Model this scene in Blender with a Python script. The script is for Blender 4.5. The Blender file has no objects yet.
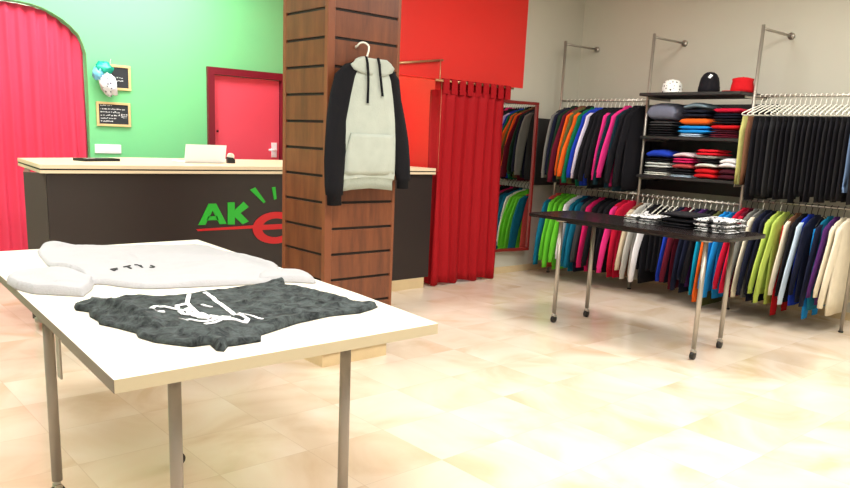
import bpy, math, random
from mathutils import Vector, Matrix, noise
random.seed(7)
PI = math.pi
S = bpy.context.scene
COL = S.collection

# ------------------------------------------------------------------ camera
f_px, pitch, roll, yaw, H = 752.3, 0.20505, 0.04413, 0.84494, 1.4
cp, sp, cr, sr, cy_, sy_ = math.cos(pitch), math.sin(pitch), math.cos(roll), math.sin(roll), math.cos(yaw), math.sin(yaw)
Xa, Ya, Za = Vector((cy_, -sy_, 0)), Vector((sy_, cy_, 0)), Vector((0, 0, 1))
def to_room(v): return Vector((v.dot(Xa), v.dot(Ya), v.dot(Za)))
fw0, up0, rt0 = Vector((0, cp, -sp)), Vector((0, sp, cp)), Vector((1, 0, 0))
rt, up, fw = to_room(rt0 * cr + up0 * sr), to_room(up0 * cr - rt0 * sr), to_room(fw0)
cam_d = bpy.data.cameras.new('camera')
cam = bpy.data.objects.new('camera', cam_d); COL.objects.link(cam)
cam.matrix_world = Matrix(((rt.x, up.x, -fw.x, 0), (rt.y, up.y, -fw.y, 0), (rt.z, up.z, -fw.z, H), (0, 0, 0, 1)))
cam_d.sensor_width = 36; cam_d.lens = f_px / 850 * 36; cam_d.shift_y = (294.9 - 244) / 850
cam_d.clip_start = 0.05; cam_d.clip_end = 60
S.camera = cam

# ------------------------------------------------------------------ materials
def lin(c):
    return tuple(((x / 255) / 12.92 if x / 255 <= .04045 else ((x / 255 + .055) / 1.055) ** 2.4) for x in c)
MATS = {}
def mat(name, rgb, rough=.6, metal=0., bump=0., bscale=60., var=0., vscale=8., spec=.5, coat=0.):
    if name in MATS: return MATS[name]
    m = bpy.data.materials.new(name); m.use_nodes = True; nt = m.node_tree; b = nt.nodes['Principled BSDF']
    c = lin(rgb)
    b.inputs['Base Color'].default_value = (*c, 1); b.inputs['Roughness'].default_value = rough
    b.inputs['Metallic'].default_value = metal; b.inputs['Specular IOR Level'].default_value = spec
    b.inputs['Coat Weight'].default_value = coat
    tc = nt.nodes.new('ShaderNodeTexCoord')
    if var > 0:
        n = nt.nodes.new('ShaderNodeTexNoise'); n.inputs['Scale'].default_value = vscale; n.inputs['Detail'].default_value = 5
        nt.links.new(tc.outputs['Object'], n.inputs['Vector'])
        mx = nt.nodes.new('ShaderNodeMix'); mx.data_type = 'RGBA'
        mx.inputs['A'].default_value = (*[x * (1 - var) for x in c], 1); mx.inputs['B'].default_value = (*[min(1, x * (1 + var)) for x in c], 1)
        nt.links.new(n.outputs['Fac'], mx.inputs['Factor']); nt.links.new(mx.outputs['Result'], b.inputs['Base Color'])
    if bump > 0:
        n = nt.nodes.new('ShaderNodeTexNoise'); n.inputs['Scale'].default_value = bscale; n.inputs['Detail'].default_value = 4
        nt.links.new(tc.outputs['Object'], n.inputs['Vector'])
        bp = nt.nodes.new('ShaderNodeBump'); bp.inputs['Strength'].default_value = bump; bp.inputs['Distance'].default_value = .01
        nt.links.new(n.outputs['Fac'], bp.inputs['Height']); nt.links.new(bp.outputs['Normal'], b.inputs['Normal'])
    MATS[name] = m; return m
def fab(name, rgb): return mat('fabric_' + name, rgb, .9, bump=.25, bscale=90, var=.12, vscale=14, spec=.2)

def wood_mat():
    m = bpy.data.materials.new('column_wood'); m.use_nodes = True; nt = m.node_tree; b = nt.nodes['Principled BSDF']
    tc = nt.nodes.new('ShaderNodeTexCoord'); mp = nt.nodes.new('ShaderNodeMapping'); mp.inputs['Scale'].default_value = (5, 5, .7)
    n = nt.nodes.new('ShaderNodeTexNoise'); n.inputs['Scale'].default_value = 4; n.inputs['Detail'].default_value = 8; n.inputs['Roughness'].default_value = .65
    r = nt.nodes.new('ShaderNodeValToRGB')
    r.color_ramp.elements[0].position = .3; r.color_ramp.elements[0].color = (*lin((84, 44, 28)), 1)
    r.color_ramp.elements[1].position = .72; r.color_ramp.elements[1].color = (*lin((126, 72, 42)), 1)
    nt.links.new(tc.outputs['Object'], mp.inputs['Vector']); nt.links.new(mp.outputs['Vector'], n.inputs['Vector'])
    nt.links.new(n.outputs['Fac'], r.inputs['Fac']); nt.links.new(r.outputs['Color'], b.inputs['Base Color'])
    b.inputs['Roughness'].default_value = .33
    return m
def floor_mat():
    m = bpy.data.materials.new('marble_floor_tiles'); m.use_nodes = True; nt = m.node_tree; b = nt.nodes['Principled BSDF']
    L = nt.links.new; N = nt.nodes.new
    tc = N('ShaderNodeTexCoord'); mp = N('ShaderNodeMapping'); mp.inputs['Location'].default_value = (1.42, -.88, 0)
    L(tc.outputs['Object'], mp.inputs['Vector'])
    T = .4277
    sx = N('ShaderNodeSeparateXYZ'); L(mp.outputs['Vector'], sx.inputs[0])
    def op(o, a, bb=None, v=None):
        q = N('ShaderNodeMath'); q.operation = o; L(a, q.inputs[0])
        if bb is not None: L(bb, q.inputs[1])
        elif v is not None: q.inputs[1].default_value = v
        return q.outputs[0]
    ds, ids = [], []
    for ax in ('X', 'Y'):
        d = op('DIVIDE', sx.outputs[ax], v=T); fl = op('FLOOR', d); fr = op('SUBTRACT', d, fl); ids.append(fl)
        inv = N('ShaderNodeMath'); inv.operation = 'SUBTRACT'; inv.inputs[0].default_value = 1; L(fr, inv.inputs[1])
        ds.append(op('MINIMUM', fr, inv.outputs[0]))
    dm = op('MINIMUM', ds[0], ds[1]); grout = op('LESS_THAN', dm, v=.0045)
    cmb = N('ShaderNodeCombineXYZ'); L(ids[0], cmb.inputs[0]); L(ids[1], cmb.inputs[1])
    wn = N('ShaderNodeTexWhiteNoise'); L(cmb.outputs[0], wn.inputs['Vector'])
    off = N('ShaderNodeVectorMath'); off.operation = 'MULTIPLY_ADD'; L(wn.outputs['Color'], off.inputs[0]); off.inputs[1].default_value = (5, 5, 5); L(mp.outputs['Vector'], off.inputs[2])
    n1 = N('ShaderNodeTexNoise'); n1.inputs['Scale'].default_value = 1.3; n1.inputs['Detail'].default_value = 7; n1.inputs['Distortion'].default_value = 1.6; L(off.outputs[0], n1.inputs['Vector'])
    r = N('ShaderNodeValToRGB'); e = r.color_ramp.elements
    e[0].position = .3; e[0].color = (*lin((216, 192, 162)), 1); e[1].position = .74; e[1].color = (*lin((240, 228, 212)), 1)
    k = e.new(.5); k.color = (*lin((233, 216, 194)), 1)
    L(n1.outputs['Fac'], r.inputs['Fac'])
    tv = N('ShaderNodeMix'); tv.data_type = 'RGBA'; tv.blend_type = 'MULTIPLY'; tv.inputs['Factor'].default_value = 1
    mr = N('ShaderNodeMapRange'); L(wn.outputs['Value'], mr.inputs['Value']); mr.inputs['To Min'].default_value = .975; mr.inputs['To Max'].default_value = 1.0
    L(r.outputs['Color'], tv.inputs['A']); L(mr.outputs['Result'], tv.inputs['B'])
    g = N('ShaderNodeMix'); g.data_type = 'RGBA'; gf = op('MULTIPLY', grout, v=.3); L(gf, g.inputs['Factor'])
    L(tv.outputs['Result'], g.inputs['A']); g.inputs['B'].default_value = (*lin((186, 160, 132)), 1)
    L(g.outputs['Result'], b.inputs['Base Color'])
    b.inputs['Roughness'].default_value = .2; b.inputs['Specular IOR Level'].default_value = .5
    return m

M_floor, M_wood = floor_mat(), wood_mat()
M_gray = mat('warm_grey_wall_paint', (198, 196, 181), .55, var=.03, vscale=3)
M_green = mat('green_wall_paint', (122, 214, 146), .5, var=.03, vscale=2)
M_redwall = mat('glossy_red_wall_paint', (228, 44, 38), .3, var=.03, vscale=2)
M_ceil = mat('white_ceiling_paint', (235, 232, 225), .8)
M_slot = mat('dark_slot', (22, 14, 10), .7)
M_stile = mat('column_corner_wood', (124, 70, 42), .35, var=.12, vscale=6)
M_plinth = mat('beige_stone', (214, 192, 150), .35, var=.1, vscale=10)
M_counter = mat('espresso_laminate', (44, 36, 34), .38, var=.08, vscale=4)
M_counter_lt = mat('espresso_laminate_end', (58, 52, 46), .32, var=.08, vscale=4)
M_top = mat('pale_maple_laminate', (228, 210, 178), .4, var=.05, vscale=9)
M_white_lam = mat('white_laminate', (240, 234, 218), .35)
M_edge = mat('cream_edge_band', (200, 188, 158), .45)
M_edge2 = mat('taupe_edge_band', (118, 104, 94), .5)
M_steel = mat('satin_steel', (176, 170, 160), .38, metal=.75)
M_grey_leg = mat('silver_lacquer', (150, 142, 132), .42, metal=.35)
M_caster = mat('black_caster_plastic', (18, 16, 16), .4)
M_black_lam = mat('black_gloss_laminate', (34, 28, 28), .22, var=.2, vscale=12)
M_shelf = mat('black_shelf_board', (36, 34, 35), .45)
M_hanger = mat('white_plastic', (240, 238, 225), .35)
M_dhanger = mat('dark_plastic', (40, 38, 40), .4)
M_white = mat('white_plastic_panel', (250, 251, 255), .35)
M_redcurt = mat('red_curtain_fabric', (160, 8, 20), .75, bump=.1, bscale=120, var=.05, spec=.25)
M_pinkcurt = mat('rose_red_curtain_fabric', (230, 70, 100), .8, bump=.1, bscale=120, var=.06, spec=.2)
M_reddoor = mat('red_door_panel', (236, 84, 104), .45, var=.05, vscale=2)
M_maroon = mat('maroon_door_frame', (120, 22, 40), .45)
M_mframe = mat('mahogany_mirror_frame', (120, 30, 26), .35)
M_board = mat('chalkboard_black', (38, 44, 50), .6)
M_pine = mat('pine_frame', (226, 196, 140), .5)
M_chalk = mat('chalk_white', (225, 228, 230), .8)
M_logo_g = mat('logo_green', (40, 176, 48), .4)
M_logo_r = mat('logo_red', (196, 28, 34), .4)
M_mirror = mat('mirror_glass', (230, 232, 228), .02, metal=1.)

# ------------------------------------------------------------------ mesh helpers
class MB:
    def __init__(s): s.v = []; s.f = []; s.sm = []
    def add(s, vs, fs, smooth=False):
        o = len(s.v); s.v += [tuple(p) for p in vs]; s.f += [tuple(i + o for i in f) for f in fs]; s.sm += [smooth] * len(fs); return s
    def box(s, a, b, bev=0.):
        x0, y0, z0 = a; x1, y1, z1 = b
        if bev <= 0:
            return s.add([(x0, y0, z0), (x1, y0, z0), (x1, y1, z0), (x0, y1, z0), (x0, y0, z1), (x1, y0, z1), (x1, y1, z1), (x0, y1, z1)],
                         [(0, 3, 2, 1), (4, 5, 6, 7), (0, 1, 5, 4), (1, 2, 6, 5), (2, 3, 7, 6), (3, 0, 4, 7)])
        e = bev; rings = []
        for z, i in ((z0, e), (z0 + e, 0), (z1 - e, 0), (z1, e)):
            X0, X1, Y0, Y1 = x0 + i, x1 - i, y0 + i, y1 - i; k = e
            rings.append([(X0 + k, Y0, z), (X1 - k, Y0, z), (X1, Y0 + k, z), (X1, Y1 - k, z), (X1 - k, Y1, z), (X0 + k, Y1, z), (X0, Y1 - k, z), (X0, Y0 + k, z)])
        return s.loft(rings, smooth=False)
    def loft(s, rings, closed=True, cap=(True, True), smooth=True):
        n = len(rings[0]); vs = [p for r in rings for p in r]; fs = []
        for k in range(len(rings) - 1):
            for i in range(n if closed else n - 1):
                j = (i + 1) % n; fs.append((k * n + i, k * n + j, (k + 1) * n + j, (k + 1) * n + i))
        if cap[0]: fs.append(tuple(range(n - 1, -1, -1)))
        if cap[1]: fs.append(tuple(range((len(rings) - 1) * n, len(rings) * n)))
        return s.add(vs, fs, smooth)
    def tube(s, pts, r, seg=8, caps=True, flat=None):
        P = [Vector(p) for p in pts]; rings = []; R = r if isinstance(r, (list, tuple)) else [r] * len(P)
        ref = Vector((0, 0, 1)); u = None
        for i, p in enumerate(P):
            t = (P[min(i + 1, len(P) - 1)] - P[max(i - 1, 0)])
            if t.length < 1e-9: t = Vector((0, 0, 1))
            t.normalize()
            if u is None:
                ref = Vector((0, 0, 1)) if abs(t.z) < .9 else Vector((1, 0, 0)); u = t.cross(ref).normalized()
            else:
                u = (u - t * u.dot(t))
                u = u.normalized() if u.length > 1e-6 else t.cross(Vector((1, 0, 0))).normalized()
            w = t.cross(u)
            rings.append([p + (u * math.cos(a) + w * math.sin(a)) * R[i] for a in [2 * PI * k / seg for k in range(seg)]])
        if flat:  # flatten about the path along one axis
            ax, q = flat
            for i, rg in enumerate(rings):
                for k, p in enumerate(rg): p[ax] = P[i][ax] + (p[ax] - P[i][ax]) * q
        return s.loft(rings, cap=(caps, caps))
    def prism(s, poly, axis, a, b):
        def P(p, d):
            q = list(p); q.insert(axis, d); return tuple(q)
        n = len(poly); vs = [P(p, a) for p in poly] + [P(p, b) for p in poly]
        return s.add(vs, [tuple(range(n - 1, -1, -1)), tuple(range(n, 2 * n))] + [(i, (i + 1) % n, n + (i + 1) % n, n + i) for i in range(n)])
    def build(s, name, m, parent=None, loc=None, fix=True):
        me = bpy.data.meshes.new(name); me.from_pydata(s.v, [], s.f)
        me.polygons.foreach_set('use_smooth', s.sm)
        if fix:
            import bmesh
            bm = bmesh.new(); bm.from_mesh(me); bmesh.ops.recalc_face_normals(bm, faces=bm.faces); bm.to_mesh(me); bm.free()
        me.update()
        if m: me.materials.append(m)
        o = bpy.data.objects.new(name, me); COL.objects.link(o)
        if parent: o.parent = parent
        if loc: o.location = loc
        return o
def tag(o, label, cat, group=None):
    o['label'] = label; o['category'] = cat
    if group: o['group'] = group
    return o
def thing(name, label, cat, loc=(0, 0, 0), rz=0., group=None):
    o = bpy.data.objects.new(name, None); COL.objects.link(o); o.location = loc; o.rotation_euler.z = rz; o.empty_display_size = .05
    return tag(o, label, cat, group)
def struct(name, mb, m, parent=None):
    o = mb.build(name, m, parent)
    if not parent: o['kind'] = 'structure'
    return o
def copy_tree(o, parent=None):
    c = o.copy(); COL.objects.link(c)
    if parent: c.parent = parent
    for ch in list(o.children): copy_tree(ch, c)
    return c
def nz(x, y, z=0.): return noise.noise(Vector((x, y, z)))

# ------------------------------------------------------------------ room shell
CZ = 3.15
struct('floor', MB().box((-9, -3.2, -.1), (3.4, 7.2, 0)), M_floor)
struct('ceiling', MB().box((-9, -3.2, CZ), (3.4, 7.2, CZ + .1)), M_ceil)
struct('wall_back', MB().box((-5.62, 7.05, 0), (3.4, 7.2, CZ)), M_gray)
struct('wall_right', MB().box((3.25, -3.2, 0), (3.4, 7.05, CZ)), M_ceil)
struct('wall_front', MB().box((-7.5, -3.2, 0), (3.25, -3.05, CZ)), M_ceil)
# grey wall beside the fitting room, lintel area painted red over the fitting-room opening
struct('wall_left', MB().box((-5.62, 5.60, 0), (-5.5, 7.05, CZ)), M_gray)
mb = MB().box((-5.64, 4.15, 1.955), (-5.496, 5.60, CZ)).box((-5.5, 5.60, 1.955), (-5.496, 6.12, CZ))
struct('wall_fitting', mb, M_redwall)
struct('wall_partition', MB().box((-7.5, 5.0, 0), (-5.62, 5.1, CZ)), M_redwall)
struct('wall_rear', MB().box((-7.62, 5.1, 0), (-7.5, 7.05, CZ)), M_redwall)
# green wall with an arch cut and a doorway (built as one outline at x=-7.5)
arch_r = [(2.36, .0), (2.366, 1.1), (2.374, 1.631), (2.372, 2.02), (2.35, 2.10), (2.314, 2.187), (2.25, 2.25), (2.177, 2.305), (2.10, 2.345), (2.021, 2.378), (1.93, 2.397), (1.84, 2.405)]
cen = 1.70
arch = arch_r + [(2 * cen - y, z) for y, z in reversed(arch_r[:-1])]
g = MB()
def tri_prism(mb, poly, x0, x1):
    from mathutils.geometry import tessellate_polygon
    tr = tessellate_polygon([[Vector((p[0], p[1], 0)) for p in poly]]); n = len(poly)
    mb.add([(x0, *p) for p in poly] + [(x1, *p) for p in poly], [tuple(reversed(t)) for t in tr] + [tuple(n + i for i in t) for t in tr] + [(i, (i + 1) % n, n + (i + 1) % n, n + i) for i in range(n)])
outl = [(-3.2, 0)] + [(2 * cen - y, z) for y, z in arch_r] + [p for p in reversed(arch_r)][0:] + [(3.54, 0), (3.54, 2.02), (4.46, 2.02), (4.46, 0), (5.1, 0), (5.1, CZ), (-3.2, CZ)]
tri_prism(g, outl, -7.62, -7.5)
struct('wall_green', g, M_green)
struct('wall_behind', MB().box((-8.6, -3.2, 0), (-8.5, 5.1, CZ)), M_ceil)
# skirting along the grey walls
struct('baseboard_left', MB().box((-5.5, 5.6, 0), (-5.488, 7.04, .07)), M_plinth)
struct('baseboard_back', MB().box((-5.48, 7.038, 0), (3.2, 7.05, .07)), M_plinth)

# door behind the counter
fr = MB().box((-7.53, 3.54, 0), (-7.46, 3.61, 2.02)).box((-7.53, 4.40, 0), (-7.46, 4.46, 2.02)).box((-7.53, 3.61, 1.95), (-7.46, 4.40, 2.02))
dr = struct('door_1', MB().box((-7.56, 3.615, .01), (-7.515, 4.395, 1.945)), M_reddoor)
fr.build('door_frame', M_maroon, dr)
hb = MB().tube([(-7.51, 4.33, 1.2), (-7.46, 4.33, 1.2), (-7.46, 4.24, 1.2)], .012).box((-7.515, 4.30, 1.12), (-7.50, 4.36, 1.28))
hb.build('door_handle', M_white, dr)
MB().tube([(-7.52, 3.66, 1.38), (-7.505, 3.66, 1.38)], .012).build('lock', M_slot, dr)

# ------------------------------------------------------------------ curtains
def curtain_sheet(path, z0, z1, amp, wl, th=.006, zn=22, phase=0., topf=None, gather=.5):
    """wavy cloth following a horizontal path [(x,y)...], with real thickness"""
    P = [Vector((p[0], p[1], 0)) for p in path]; Ls = [0]
    for a, b in zip(P[:-1], P[1:]): Ls.append(Ls[-1] + (b - a).length)
    T = Ls[-1]; n = int(T / wl * 12)
    vs = []
    def at(s):
        for i in range(len(P) - 1):
            if s <= Ls[i + 1] or i == len(P) - 2:
                k = (s - Ls[i]) / (Ls[i + 1] - Ls[i]); d = (P[i + 1] - P[i]).normalized(); return P[i].lerp(P[i + 1], k), Vector((-d.y, d.x, 0))
    for side in (0, 1):
        for k in range(zn + 1):
            for i in range(n + 1):
                s = T * i / n; p, nn = at(s)
                zt = topf(p) if topf else z1
                z = z0 + (zt - z0) * k / zn
                h = 1 - k / zn
                w = s / wl * 2 * PI + phase + 1.2 * math.sin(s * 5 + phase)
                d = amp * (.55 + .45 * h) * (math.sin(w + .5 * nz(s * 3, z * .8)) + .35 * math.sin(2.3 * w + 1.3) * gather) + .03 * nz(s * 4, z * 1.2, phase)
                q = p + nn * (d + (th if side else 0)); vs.append((q.x, q.y, z + (0 if k else .012 * math.sin(w * .5))))
    N = n + 1; off = (zn + 1) * N; fs = []
    for k in range(zn):
        for i in range(n):
            a = k * N + i; fs.append((a, a + 1, a + 1 + N, a + N)); fs.append((off + a, off + a + N, off + a + N + 1, off + a + 1))
    for k in range(zn):
        for i in (0, n):
            a = k * N + i; fs.append((a, a + N, off + a + N, off + a))
    for i in range(n):
        for k in (0, zn):
            a = k * N + i; fs.append((a, a + 1, off + a + 1, off + a))
    mb = MB(); mb.add(vs, fs, True); return mb

def arch_top(p):
    y = p.y if p.y >= cen else 2 * cen - p.y
    q = [a for a in arch_r if a[1] > 1.7]; q = sorted(q)
    if y <= q[0][0]: return q[0][1] - .01
    for a, b in zip(q[:-1], q[1:]):
        if y <= b[0]: return min(2.4, a[1] + (b[1] - a[1]) * (y - a[0]) / (b[0] - a[0])) - .01
    return 1.7
c = curtain_sheet([(-7.57, 1.06), (-7.57, 2.365)], .03, 2.4, .022, .10, topf=arch_top, zn=26).build('curtain', M_pinkcurt)
tag(c, 'rose red gathered curtain filling the arched opening in the green wall', 'curtain')

ct = thing('curtain', 'long deep red tab-top curtain closing the fitting room beside the counter', 'curtain', (-5.30, 5.2, 0))
def loc_mb(mb, o):
    ox, oy, oz = o; mb.v = [(x - ox, y - oy, z - oz) for x, y, z in mb.v]; return mb
loc_mb(curtain_sheet([(-5.46, 4.785), (-5.31, 4.785), (-5.30, 4.83), (-5.30, 5.66)], .02, 1.845, .020, .125, zn=20, phase=.6), (-5.30, 5.2, 0)).build('cloth', M_redcurt, ct)
for i in range(9):
    y = 4.80 + i * .104
    t = MB(); r = .02
    pr = [(-5.30 + r * math.cos(a), 1.925 + r * math.sin(a)) for a in [PI * k / 8 for k in range(9)]]
    for yy in (y,):
        ring = [(-5.30 + r, 1.81)] + pr + [(-5.30 - r, 1.81)]
        rin = [(x + .0035 * (1 if x < -5.3 else -1), z - (.0035 if z > 1.9 else 0)) for x, z in ring]
        outer = [[(x, yy, z) for x, z in ring], [(x, yy + .076, z) for x, z in ring]]
        t.add([p for rr in outer for p in rr], [(k, k + 1, k + 1 + len(ring), k + len(ring)) for k in range(len(ring) - 1)], False)
        t.add([(x, yy, z) for x, z in rin] + [(x, yy + .076, z) for x, z in rin], [(k, k + len(ring), k + 1 + len(ring), k + 1) for k in range(len(ring) - 1)], False)
    loc_mb(t, (-5.30, 5.2, 0)).build('tab', M_redcurt, ct, fix=False)

rl = thing('curtain_rail', 'thin brass curtain rail with raised end bracket above the red curtain', 'curtain rail', (-5.30, 4.76, 1.93))
M_brass = mat('brushed_brass', (190, 150, 110), .35, metal=.7)
loc_mb(MB().tube([(-5.30, 4.72, 1.925), (-5.30, 5.76, 1.925)], .011), (-5.30, 4.76, 1.93)).build('rail', M_brass, rl)
loc_mb(MB().tube([(-5.30, 5.73, 1.925), (-5.495, 5.73, 1.925)], .008).tube([(-5.475, 5.73, 1.925), (-5.497, 5.73, 1.925)], .025), (-5.30, 4.76, 1.93)).build('bracket', M_brass, rl)
loc_mb(MB().tube([(-5.30, 4.77, 1.93), (-5.38, 4.84, 2.11), (-5.44, 4.90, 2.125)], .005), (-5.30, 4.76, 1.93)).build('bracket', M_brass, rl)
loc_mb(MB().tube([(-5.46, 4.94, 2.125), (-5.46, 4.20, 2.02)], .011).tube([(-5.46, 4.90, 2.12), (-5.501, 4.90, 2.12)], .009), (-5.30, 4.76, 1.93)).build('side_rail', M_brass, rl)
loc_mb(MB().tube([(-5.278, 4.775, 1.92), (-5.27, 4.77, 1.5), (-5.268, 4.768, 1.1)], .0018, 5), (-5.30, 4.76, 1.93)).build('pull_cord', M_brass, rl)

# ------------------------------------------------------------------ wooden slat column
CX0, CX1, CY0, CY1 = -4.165, -3.68, 2.46, 2.98
colo = MB().box((CX0 + .012, CY0 + .012, .09), (CX1 - .012, CY1 - .012, CZ)).build('trim_1', M_slot); colo['kind'] = 'structure'; colo.name = 'column'
bd = MB(); z = .093
zg = [.235 + .1542 * k for k in range(20)]
prev = .095
for zz in zg + [CZ]:
    if zz > CZ: zz = CZ
    a, b = prev, zz - .008
    if b - a > .01:
        bd.box((CX1 - .012, CY0 + .045, a), (CX1 - .002, CY1 - .018, b)); bd.box((CX0 + .002, CY0 + .045, a), (CX0 + .012, CY1 - .045, b))
        bd.box((CX0 + .03, CY0 + .002, a), (CX1 - .03, CY0 + .012, b)); bd.box((CX0 + .04, CY1 - .012, a), (CX1 - .04, CY1 - .002, b))
    prev = zz + .008
bd.build('slat_boards', M_wood, colo)
st = MB()
for x0, x1 in ((CX0, CX0 + .035), (CX1 - .035, CX1)):
    for y0, y1 in ((CY0, CY0 + .05), (CY1 - .022, CY1)):
        st.box((x0, y0, .09), (x1, y1, CZ), .003)
st.build('corner_stiles', M_stile, colo)
MB().box((CX0 + .025, CY0 + .015, 0), (CX1 - .025, CY1 - .01, .09)).build('plinth', M_plinth, colo)

# ------------------------------------------------------------------ reception counter
FX = -5.29
rc = thing('reception_counter', 'long dark brown reception counter with pale top behind the wooden column', 'counter', (FX - .4, 3.1, 0))
O = (FX - .4, 3.1, 0)
foot = [(-5.29, 1.385), (-5.29, 4.74), (-5.33, 4.74), (-5.33, 1.40), (-5.55, 1.16), (-6.0, 1.16), (-6.0, 1.13), (-5.53, 1.13)]
b1 = MB(); b1.prism([(-5.31, 1.395), (-5.31, 4.74), (-5.36, 4.74), (-5.36, 1.42)], 2, .1, 1.075)
loc_mb(b1, O).build('front_panel', M_counter, rc)
b1 = MB(); b1.prism([(-5.312, 1.393), (-5.36, 1.42), (-5.43, 1.325), (-6.35, 1.56), (-6.35, 1.53), (-5.41, 1.285)], 2, .1, 1.075)
loc_mb(b1, O).build('end_panel', M_counter_lt, rc)
b1 = MB().box((-5.9, 4.71, .1), (-5.36, 4.74, 1.075)); loc_mb(b1, O).build('side_panel', M_counter, rc)
b1 = MB().box((-5.335, 1.40, 0), (-5.302, 4.68, .1)); loc_mb(b1, O).build('kick_plate', M_plinth, rc)
topo = [(-5.27, 1.35), (-5.27, 4.745), (-6.62, 4.745), (-6.9, 1.60), (-5.72, 1.06)]
topo = [(-5.27, 1.352), (-5.27, 4.745), (-6.60, 4.745), (-6.60, 2.40), (-6.20, 1.44)]
loc_mb(MB().prism(topo, 2, 1.105, 1.13), O).build('worktop', M_top, rc)
t2 = [(x + (.012 if x < -6 else -.012), y) for x, y in topo]
loc_mb(MB().prism(t2, 2, 1.095, 1.105), O).build('shadow_gap', M_slot, rc)
loc_mb(MB().prism([(x, y) for x, y in topo], 2, 1.075, 1.095), O).build('lower_board', M_top, rc)
# logo
lg = [([(2.424, .700), (2.507, .851), (2.565, .849), (2.647, .700), (2.590, .694), (2.568, .741), (2.497, .741), (2.475, .699)], M_logo_g),
      ([(2.662, .857), (2.718, .858), (2.719, .799), (2.794, .86), (2.837, .819), (2.767, .774), (2.837, .707), (2.784, .686), (2.719, .744), (2.718, .688), (2.66, .690)], M_logo_g),
      ([(2.85, .95), (2.894, .969), (2.984, .856), (2.968, .845)], M_logo_g), ([(3.042, .968), (3.072, .971), (3.083, .878), (3.061, .87)], M_logo_g),
      ([(2.406, .664), (2.894, .675), (2.894, .650), (2.42, .650)], M_logo_r)]
def tri_prism(mb, poly, x0, x1):
    from mathutils.geometry import tessellate_polygon
    tr = tessellate_polygon([[Vector((p[0], p[1], 0)) for p in poly]]); n = len(poly)
    mb.add([(x0, *p) for p in poly] + [(x1, *p) for p in poly], [tuple(reversed(t)) for t in tr] + [tuple(n + i for i in t) for t in tr] + [(i, (i + 1) % n, n + (i + 1) % n, n + i) for i in range(n)])
gm, rm = MB(), MB()
for k, (p, m) in enumerate(lg):
    mb = gm if m is M_logo_g else rm
    if k == 0:   # letter A with its counter open: left leg, right leg, crossbar
        for q in ([(2.424, .695), (2.507, .851), (2.538, .851), (2.538, .80), (2.478, .695)], [(2.538, .851), (2.567, .851), (2.65, .695), (2.592, .695), (2.538, .80)], [(2.49, .727), (2.50, .757), (2.574, .757), (2.585, .727)]):
            tri_prism(mb, q, -5.3095, -5.303)
    else: tri_prism(mb, p, -5.3095, -5.303)
ec, ey, ez = None, 3.077, .646
ring = []
for k in range(29):   # letter e: an open ring plus a crossbar
    a = math.radians(0 + 322 * k / 28); ring.append(a)
oo = [(ey + .205 * math.cos(a), ez + .128 * math.sin(a)) for a in ring]; ii = [(ey + .125 * math.cos(a), ez + .076 * math.sin(a)) for a in ring]
for k in range(28): tri_prism(rm, [oo[k], oo[k + 1], ii[k + 1], ii[k]], -5.3095, -5.3025)
tri_prism(rm, [(ey - .14, ez + .028), (ey + .205, ez + .028), (ey + .205, ez - .012), (ey - .14, ez - .012)], -5.3095, -5.302)
loc_mb(gm, O).build('logo', M_logo_g, rc); loc_mb(rm, O).build('logo', M_logo_r, rc)

# things on the counter
lp = thing('laptop', 'open white laptop seen from behind on the pale counter top', 'laptop', (-5.75, 2.69, 1.13), .0)
MB().box((-.24, -.17, .001), (0, .17, .016), .003).build('base', M_white, lp)
lid = MB(); lid.prism([(.0, .012), (.008, .012), (.04, .145), (.032, .145)], 1, -.17, .17); lid.build('lid', M_white, lp)
MB().prism([(-.002, .016), (.0, .016), (.029, .137), (.027, .137)], 1, -.155, .155).build('screen', M_slot, lp)
MB().box((-.2, -.14, .016), (-.07, .14, .0175)).build('keyboard', M_dhanger, lp)
ty = thing('pen_tray', 'flat black tray with dark pens lying on the counter end', 'tray', (-5.88, 1.90, 1.13), .35)
tb = MB().box((-.07, -.15, 0), (.07, .15, .006)).box((-.07, -.15, .006), (-.062, .15, .02)).box((.062, -.15, .006), (.07, .15, .02)).box((-.062, -.15, .006), (.062, -.142, .02)).box((-.062, .142, .006), (.062, .15, .02))
tb.build('tray', M_caster, ty)
for dx, a in ((-.03, .1), (.0, -.06), (.03, .05)):
    MB().tube([(dx, -.12, .013), (dx + a * .2, .0, .014), (dx + a * .4, .12, .013)], .006, 8).build('pen', M_dhanger if dx else M_steel, ty)
cpb = MB(); rg = []
for zz, r in ((0, .022), (.004, .024), (.06, .03), (.085, .032), (.085, .029), (.01, .021)): rg.append([(-5.55 + r * math.cos(2 * PI * k / 16), 4.38 + r * math.sin(2 * PI * k / 16), 1.13 + zz) for k in range(16)])
cpb.loft(rg, cap=(True, True)); tag(cpb.build('cup', mat('frosted_plastic', (238, 220, 214), .3)), 'small pale plastic cup on the counter beside the column', 'cup')
db = thing('tape_dispenser', 'small black tape dispenser standing beside the white laptop', 'tape dispenser', (-5.78, 2.93, 1.13))
MB().prism([(-.03, 0), (.03, 0), (.03, .03), (.012, .045), (-.03, .05)], 0, -.02, .02).build('body', M_caster, db)
rg = [[(x, r * math.cos(2 * PI * k / 16), .055 + r * math.sin(2 * PI * k / 16)) for k in range(16)] for x, r in ((-.012, .014), (-.012, .028), (.012, .028), (.012, .014))]
MB().loft(rg, cap=(True, True)).build('tape_roll', M_hanger, db)

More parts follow.
